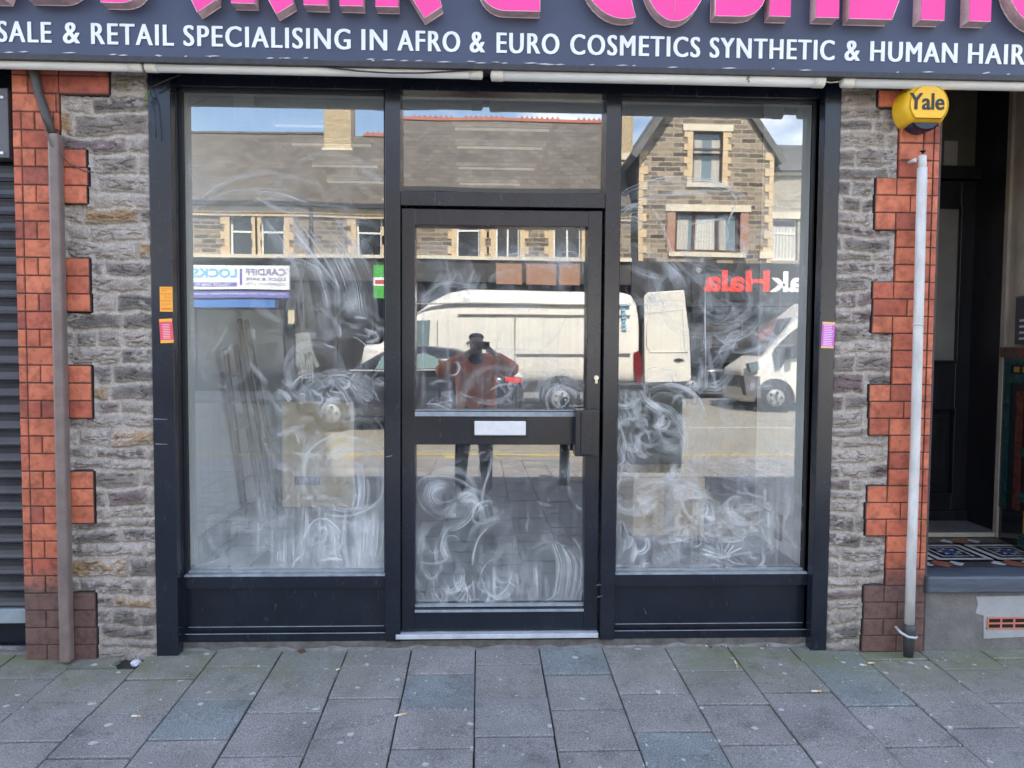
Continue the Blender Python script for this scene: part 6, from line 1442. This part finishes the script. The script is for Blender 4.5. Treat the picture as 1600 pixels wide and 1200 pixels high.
m.v += [(P[0][0]-.02, -V2-.25, P[0][1]+.03), (P[0][0]-.02, -V2-1.75, P[0][1]+.03), (P[1][0]-.02, -V2-1.6, P[1][1]+.03), (P[1][0]-.02, -V2-.4, P[1][1]+.03)]; m.f.append((0,1,2,3)); m.m.append(0); m.sm.append(False); part(m, 'windscreen', DGLASS, v2)
ppoly(v2, 'bumper', mat('grey_bumper', (.13,.13,.14), .6), [(1162, 588), (1188, 588), (1190, 622), (1166, 618)], V2, .015, -1.9)
ppoly(v2, 'headlight', TGLASS, [(1170, 570), (1186, 566), (1188, 578), (1174, 582)], V2, .02, -.2)
m = MB(); x_, z_ = mir(1212, 621, V2); m.tube([(x_, -V2-.25, z_), (x_, -V2+.012, z_)], .44, 28); part(m, 'wheel_arch', TYRE, v2)
for xx in (x_, x_+3.4): wheel(v2, xx, -V2+.02, g2+.34, .34); wheel(v2, xx, -V2-2.0, g2+.34, .34, side=-1)
m = MB(); m.prism([mir(x, y, V2-.2) for x, y in ((1236, 540), (1244, 538), (1246, 560), (1237, 562))], -V2+.1, -V2+.22); part(m, 'wing_mirror', GUT, v2, bevel=.02)
# dark car on the far forecourt
d2 = 17.0; gd = ZF; dc = empty('dark_car', (mir(1130, 600, d2)[0], -d2-.85, gd), 'dark hatchback standing on the far pavement between the two white vans', 'car')
dx_ = lambda px: mir(px, 540, d2)[0]; dz_ = lambda py: mir(1130, py, d2)[1]; yc = -d2-.86
loft([(dx_(1052), yc, gd+.4, gd+.7, .6, 0), (dx_(1056), yc, gd+.25, gd+.85, .8, .05), (dx_(1120), yc, gd+.2, gd+.92, .86, .08), (dx_(1215), yc, gd+.2, gd+.9, .86, .08), (dx_(1250), yc, gd+.22, gd+.78, .82, .06), (dx_(1256), yc, gd+.35, gd+.65, .7, 0)], CB, 'body', dc, 30, .42)
loft([(dx_(1070), yc, gd+.85, gd+.95, .7, .1), (dx_(1090), yc, gd+.85, gd+1.3, .76, .22), (dx_(1115), yc, gd+.85, gd+1.46, .78, .26), (dx_(1160), yc, gd+.85, gd+1.47, .78, .28), (dx_(1190), yc, gd+.85, gd+1.25, .76, .26), (dx_(1215), yc, gd+.85, gd+.93, .7, .1)], CB, 'cabin', dc, 30, .5)
m = MB(); m.prism([(dx_(1086), gd+.95), (dx_(1100), gd+1.28), (dx_(1165), gd+1.32), (dx_(1195), gd+.96)], -d2-.12, -d2-.04); part(m, 'side_window', DGLASS, dc)
for px in (1082, 1224): wheel(dc, dx_(px), -d2+.0, gd+.31, .31); wheel(dc, dx_(px), -d2-1.7, gd+.31, .31, side=-1)
# bollard at the kerb
bx = mir(882, 740, 4.9)[0]; bo = empty('bollard', (bx, -4.9, gz(-4.9)), 'black iron bollard on the pavement mirrored beside the letter box', 'bollard')
m = MB(); g_ = gz(-4.9); m.tube([(bx, -4.9, g_), (bx, -4.9, g_+.08), (bx, -4.9, g_+.1), (bx, -4.9, g_+.85), (bx, -4.9, g_+.87), (bx, -4.9, g_+.9)], [.08, .08, .06, .055, .075, .06], 16); part(m, 'post', BLACK, bo)
m = MB(); m.tube([(bx, -4.9, g_+.9), (bx, -4.9, g_+.95), (bx, -4.9, g_+.98), (bx, -4.9, g_+1.0)], [.05, .06, .045, .01], 16); part(m, 'cap', BLACK, bo)

cbx0, cbx1 = mir(968, 700, 5.9)[0], mir(1066, 700, 5.9)[0]; gcb = gz(-5.9)
cb_ = empty('street_cabinet', ((cbx0+cbx1)/2, -6.1, gcb), 'dark green street cabinet near the kerb mirrored low in the right window', 'cabinet')
CBM = mat('dark_cabinet_paint', (.028,.035,.034), .5, .3, 6)
q = MB(); q.box(cbx0, cbx1, -6.3, -5.92, gcb+.06, gcb+1.08); part(q, 'case', CBM, cb_, bevel=.01)
q = MB(); q.box(cbx0-.02, cbx1+.02, -6.32, -5.9, gcb+1.08, gcb+1.12); q.box(cbx0+.01, cbx1-.01, -6.29, -5.93, gcb, gcb+.06); part(q, 'base', CBM, cb_, bevel=.006)
q = MB(); xm_ = (cbx0+cbx1)/2; q.box(cbx0+.03, xm_-.006, -5.925, -5.91, gcb+.12, gcb+1.02); q.box(xm_+.006, cbx1-.03, -5.925, -5.91, gcb+.12, gcb+1.02); part(q, 'door_leaf', CBM, cb_, bevel=.004)

# ------------------------------------------------------------------ the photographer, seen mirrored in the door
PG = gz(-3.95)
per = empty('person', (-.05, -3.95, PG), 'person in a rust orange jacket and dark cap photographing with a phone', 'person')
SKIN = mat('skin', (.42,.24,.17), .6, .08, 10); RUST = mat('rust_orange_jacket', (.95,.24,.075), .75, .2, 6, bump=.4, bscale=14); JEAN = mat('dark_blue_jeans', (.022,.035,.075), .85, .2, 30, bump=.2); NAVYK = mat('dark_knit', (.035,.035,.065), .9, .2, 60, bump=.4); SHOE = mat('grey_trainers', (.20,.20,.24), .7, .3, 20); SOLE = mat('pale_sole', (.5,.5,.52), .7)
def skin(name, nodes_, edges, mt, root, sub=2, rootv=0):
    me = bpy.data.meshes.new(name); me.from_pydata([tuple(Vector(p[:3])-root.location) for p in nodes_], edges, []); o = bpy.data.objects.new(name, me); link(o, root)
    md = o.modifiers.new('skin', 'SKIN'); me.skin_vertices.new() if not me.skin_vertices else None
    for i, p in enumerate(nodes_):
        r_ = p[3] if isinstance(p[3], tuple) else (p[3], p[3]); me.skin_vertices[0].data[i].radius = r_; me.skin_vertices[0].data[i].use_root = (i == rootv)
    md.use_smooth_shade = True; s_ = o.modifiers.new('sub', 'SUBSURF'); s_.levels = sub; s_.render_levels = sub
    bpy.context.view_layer.update(); dg = bpy.context.evaluated_depsgraph_get(); m2 = bpy.data.meshes.new_from_object(o.evaluated_get(dg)); m2.materials.clear(); m2.materials.append(mt)
    o.modifiers.clear(); old = o.data; o.data = m2; bpy.data.meshes.remove(old); m2.name = name; return o
px_, py_ = -.05, -3.97
HZ = 1.40
hands = {-1: (-.085, -3.67, 1.345), 1: (.085, -3.67, 1.345)}
elb = {-1: (-.40, -3.82, 1.12), 1: (.33, -3.80, 1.14)}
shl = {-1: (-.24, -3.97, 1.21), 1: (.14, -3.97, 1.21)}
hips = {-1: (-.15, -3.97, .68), 1: (.03, -3.97, .68)}
kn = {-1: (-.19, -3.93, .29), 1: (.05, -3.90, .28)}
an = {-1: (-.21, -3.98, PG+.10), 1: (.06, -3.94, PG+.10)}
BN = [(px_, py_, .74, (.13,.10)), (px_, py_, .95, (.14,.10)), (px_, py_, 1.16, (.15,.10)), (px_, py_, 1.24, (.07,.07)), (px_, -3.955, 1.31, (.055,.058)), (px_, -3.93, 1.38, (.072,.088)), (px_, -3.935, 1.44, (.078,.098)), (px_, -3.94, 1.49, (.062,.078))]
BE = [(0,1),(1,2),(2,3),(3,4),(4,5),(5,6),(6,7)]
for s_g in (-1, 1):
    i = len(BN); w0 = Vector(elb[s_g]).lerp(Vector(hands[s_g]), .82)
    BN += [shl[s_g]+(.055,), elb[s_g]+(.042,), tuple(w0)+(.027,), (hands[s_g][0]+.005*s_g, hands[s_g][1]-.0, hands[s_g][2]+.0, (.034,.018))]; BE += [(2, i), (i, i+1), (i+1, i+2), (i+2, i+3)]
    for f_ in range(4):         # fingers curled round the phone's edge
        j = len(BN); bx_, by_, bz_ = hands[s_g]; zf = bz_+.028-.017*f_
        BN += [(bx_-.008*s_g, by_+.018, zf, .0085), (bx_-.026*s_g, by_+.032-.002*f_, zf+.003, .0078), (bx_-.046*s_g, by_+.030, zf+.004, .007)]; BE += [(i+3, j), (j, j+1), (j+1, j+2)]
    j = len(BN); BN += [(bx_-.012*s_g, by_-.014, bz_-.022, .0105), (bx_-.036*s_g, by_-.020, bz_-.018, .0085)]; BE += [(i+3, j), (j, j+1)]
    i = len(BN); BN += [hips[s_g]+(.085,), kn[s_g]+(.055,), an[s_g]+(.036,), (an[s_g][0]+.012*s_g, an[s_g][1]+.13, PG+.035, (.038,.026))]; BE += [(0, i), (i, i+1), (i+1, i+2), (i+2, i+3)]
skin('body', BN, BE, SKIN, per)
JN = [(px_, py_, .54, (.215,.15)), (px_, py_, .72, (.205,.15)), (px_, py_, .92, (.195,.14)), (px_, py_, 1.12, (.21,.14)), (px_, py_, 1.235, (.11,.095))]; JE = [(0,1),(1,2),(2,3),(3,4)]
for s_g in (-1, 1):
    i = len(JN); w0 = Vector(elb[s_g]).lerp(Vector(hands[s_g]), .80); mid = Vector(elb[s_g]).lerp(w0, .5)
    JN += [shl[s_g]+(.098,), tuple(Vector(shl[s_g]).lerp(Vector(elb[s_g]), .55))+(.088,), elb[s_g]+(.082,), tuple(mid)+(.064,), tuple(w0)+(.042,)]; JE += [(3, i), (i, i+1), (i+1, i+2), (i+2, i+3), (i+3, i+4)]
skin('jacket', JN, JE, RUST, per)
TN = [(px_, py_, .66, (.15,.12))]; TE = []
for s_g in (-1, 1):
    i = len(TN); TN += [hips[s_g]+(.105,), tuple(Vector(hips[s_g]).lerp(Vector(kn[s_g]), .5))+(.088,), kn[s_g]+(.073,), tuple(Vector(kn[s_g]).lerp(Vector(an[s_g]), .6))+(.062,), (an[s_g][0], an[s_g][1], PG+.09, .06)]; TE += [(0, i), (i, i+1), (i+1, i+2), (i+2, i+3), (i+3, i+4)]
skin('jeans', TN, TE, JEAN, per)
skin('knit_cap', [(px_, -3.945, 1.445, (.088,.106)), (px_, -3.95, 1.485, (.082,.10)), (px_, -3.955, 1.515, (.05,.06))], [(0,1),(1,2)], NAVYK, per)
skin('scarf', [(px_-.08, -3.95, 1.24, .055), (px_, -3.88, 1.255, .065), (px_+.08, -3.95, 1.24, .055), (px_, -4.03, 1.25, .055)], [(0,1),(1,2),(2,3)], NAVYK, per)
for s_g in (-1, 1):
    a_ = an[s_g]; q = MB(); o_ = skin('shoe', [(a_[0], a_[1]-.035, PG+.05, (.046,.05)), (a_[0]+.003*s_g, a_[1]+.05, PG+.048, (.048,.045)), (a_[0]+.008*s_g, a_[1]+.14, PG+.035, (.045,.032)), (a_[0]+.01*s_g, a_[1]+.18, PG+.03, (.032,.022))], [(0,1),(1,2),(2,3)], SHOE, per)
    q = MB(); q.prism([(0, 0)]*0+[(a_[0]-.045, PG+.0), (a_[0]+.055, PG+.0), (a_[0]+.05, PG+.022), (a_[0]-.042, PG+.022)], a_[1]-.08, a_[1]+.19); gparent_part(q, 'sole', SOLE, o_, per, bevel=.008)
# face: eyes, nose, mouth and ears
q = MB()
for s_g in (-1, 1): q.tube([(px_+.032*s_g, -3.845, 1.415), (px_+.032*s_g, -3.832, 1.415)], [.013, .006], 10)
part(q, 'eyes', mat('eye_dark', (.05,.04,.04), .3), per)
q = MB(); q.tube([(px_, -3.85, 1.42), (px_, -3.828, 1.385), (px_, -3.845, 1.375)], [.008, .014, .01], 8); q.tube([(px_-.022, -3.848, 1.352), (px_, -3.838, 1.352), (px_+.022, -3.848, 1.352)], [.003, .007, .003], 8)
for s_g in (-1, 1): q.tube([(px_+.076*s_g, -3.94, 1.43), (px_+.086*s_g, -3.95, 1.405), (px_+.078*s_g, -3.945, 1.375)], [.008, .014, .008], 8)
part(q, 'face_features', SKIN, per)
ph = MB(); ph.box(-.078, .078, -3.668, -3.659, 1.35, 1.428); tag(ph.build('phone', mat('black_phone', (.02,.02,.025), .2), bevel=.003), 'black phone held sideways by the person in the rust jacket', 'phone')

# ------------------------------------------------------------------ litter on the pavement
def gpt(px, py, dz=0.0):
    d = ray(px, py); t = (gz(0)-CAM.z+SL*CAM.y)/(d.z-SL*d.y); return Vector((CAM.x+t*d.x, CAM.y+t*d.y, CAM.z+t*d.z+dz))
BUTT = mat('cigarette_paper', (.66,.63,.56), .8, .1, 40); FIL = mat('cigarette_filter', (.58,.36,.16), .8, .2, 40)
bl_ = [((616,1121), (636,1117), 'cigarette butt lying in a slab joint left of the doorway'), ((206,1121), (220,1121), 'cigarette butt in a joint at lower left'), ((1268,1082), (1283,1082), 'cigarette butt in a slab joint below the right post'), ((1343,1040), (1354,1042), 'first of two cigarette butts in the joint right of the right post'), ((1356,1037.5), (1366,1038), 'second of two cigarette butts in the joint right of the right post'), ((1456,996), (1470,995), 'tan cigarette end against the riser beside the downpipe'), ((1258,987), (1264,983), 'cigarette butt upright at the foot of the right post'), ((1148,1034), (1152,1044), 'cigarette end dropped between slabs below the right window'), ((1445,1043), (1452,1047), 'cigarette butt in the joint right of the downpipe'), ((525,1049), (531,1047), 'short cigarette end on the slab before the left window')]
for (a_, b_, lb) in bl_:
    A, B = gpt(*a_, .006), gpt(*b_, .006); M_ = A.lerp(B, .62); o = empty('cigarette_butt', A, lb, 'cigarette butt', 'cigarette butts on the paving')
    q = MB(); q.tube([A, M_], .0042, 8); part(q, 'paper', BUTT, o); q = MB(); q.tube([M_, B], .0043, 8); part(q, 'filter', FIL, o)
def crumple(name, c, s_, m_, label, cat, fl=.5):
    bm = bmesh.new(); bmesh.ops.create_icosphere(bm, subdivisions=3, radius=1)
    for v in bm.verts:
        k = .7+.5*random.random(); v.co = Vector((v.co.x*k, v.co.y*k, v.co.z*k*fl))*s_
    me = bpy.data.meshes.new(name); bm.to_mesh(me); bm.free(); me.materials.append(m_); o = bpy.data.objects.new(name, me); o.location = c; link(o); return tag(o, label, cat)
PAP = mat('crumpled_paper', (.62,.62,.66), .8, .1, 20)
hz_ = Vector((0, 0, -.012))
crumple('paper_scrap', gpt(213, 1032)+hz_, .024, PAP, 'crumpled white paper in the broken corner by the left post', 'paper')
crumple('paper_scrap', gpt(224, 1035)+hz_, .013, mat('blue_paper', (.25,.28,.42), .8), 'bluish paper scrap beside the crumpled white paper', 'paper')
crumple('paper_scrap', gpt(525, 1003, .03), .016, PAP, 'white paper scrap on the ledge under the left panel', 'paper', .8)
crumple('paper_scrap', gpt(571, 1005, .02), .012, PAP, 'flat pale paper flake on the ledge near the left mullion', 'paper', .3)
crumple('pebble', gpt(1440, 1004, .006), .008, mat('pale_pebble', (.5,.47,.4), .8), 'pale pebble beside the foot of the white downpipe', 'pebble')
crumple('leaf', gpt(471, 1018, .003), .018, mat('dead_leaf', (.14,.06,.04), .8), 'dead brown leaf on the slab before left window', 'leaf', .15)
q = MB(); rd = random.Random(4)
for k in range(330):
    px = rd.choice([rd.uniform(285, 620), rd.uniform(955, 1285), rd.uniform(955, 1285), rd.uniform(30, 240), rd.uniform(1300, 1600)]); py = rd.uniform(996, 1010)
    c = gpt(px, py); s__ = rd.uniform(.0015, .0055); c.z = gz(c.y)+.004+s__*.5; c.y = max(c.y, -.09)+rd.uniform(-.03, .02)*(1 if 280 < px < 1285 else 0); mi = rd.choice([0, 0, 1, 2, 3])
    a_ = rd.uniform(0, 3); n0 = len(q.v)
    for dz in (-1, 1):
        for j in range(5): t = a_+j*1.2566; q.v.append((c.x+s__*rd.uniform(.6, 1.3)*math.cos(t), c.y+s__*rd.uniform(.6, 1.3)*math.sin(t), c.z+dz*s__*rd.uniform(.4, .8)))
    q.f += [tuple(n0+j for j in reversed(range(5))), tuple(n0+5+j for j in range(5))]+[(n0+j, n0+(j+1) % 5, n0+5+(j+1) % 5, n0+5+j) for j in range(5)]; q.m += [mi]*7; q.sm += [False]*7
tag(q.build('grit', [mat('white_grit', (.6,.6,.58), .8), mat('red_grit', (.35,.14,.09), .8), mat('grey_grit', (.22,.21,.2), .9), mat('dark_grit', (.06,.055,.05), .9)]), 'grit and flakes of paint along the foot of the shopfront', 'grit', kind='stuff')
# broken slab corner
q = MB(); P = [(-1.72,-.03), (-1.50,-.03), (-1.50,-.21), (-1.72,-.21)]
q.poly([(x, y, gz(y)-.017) for x, y in reversed(P)]); tag(q.build('broken_slab_hollow', mat('wet_dark_soil', (.03,.028,.03), .6, .5, 30, bump=.8)), kind='structure')
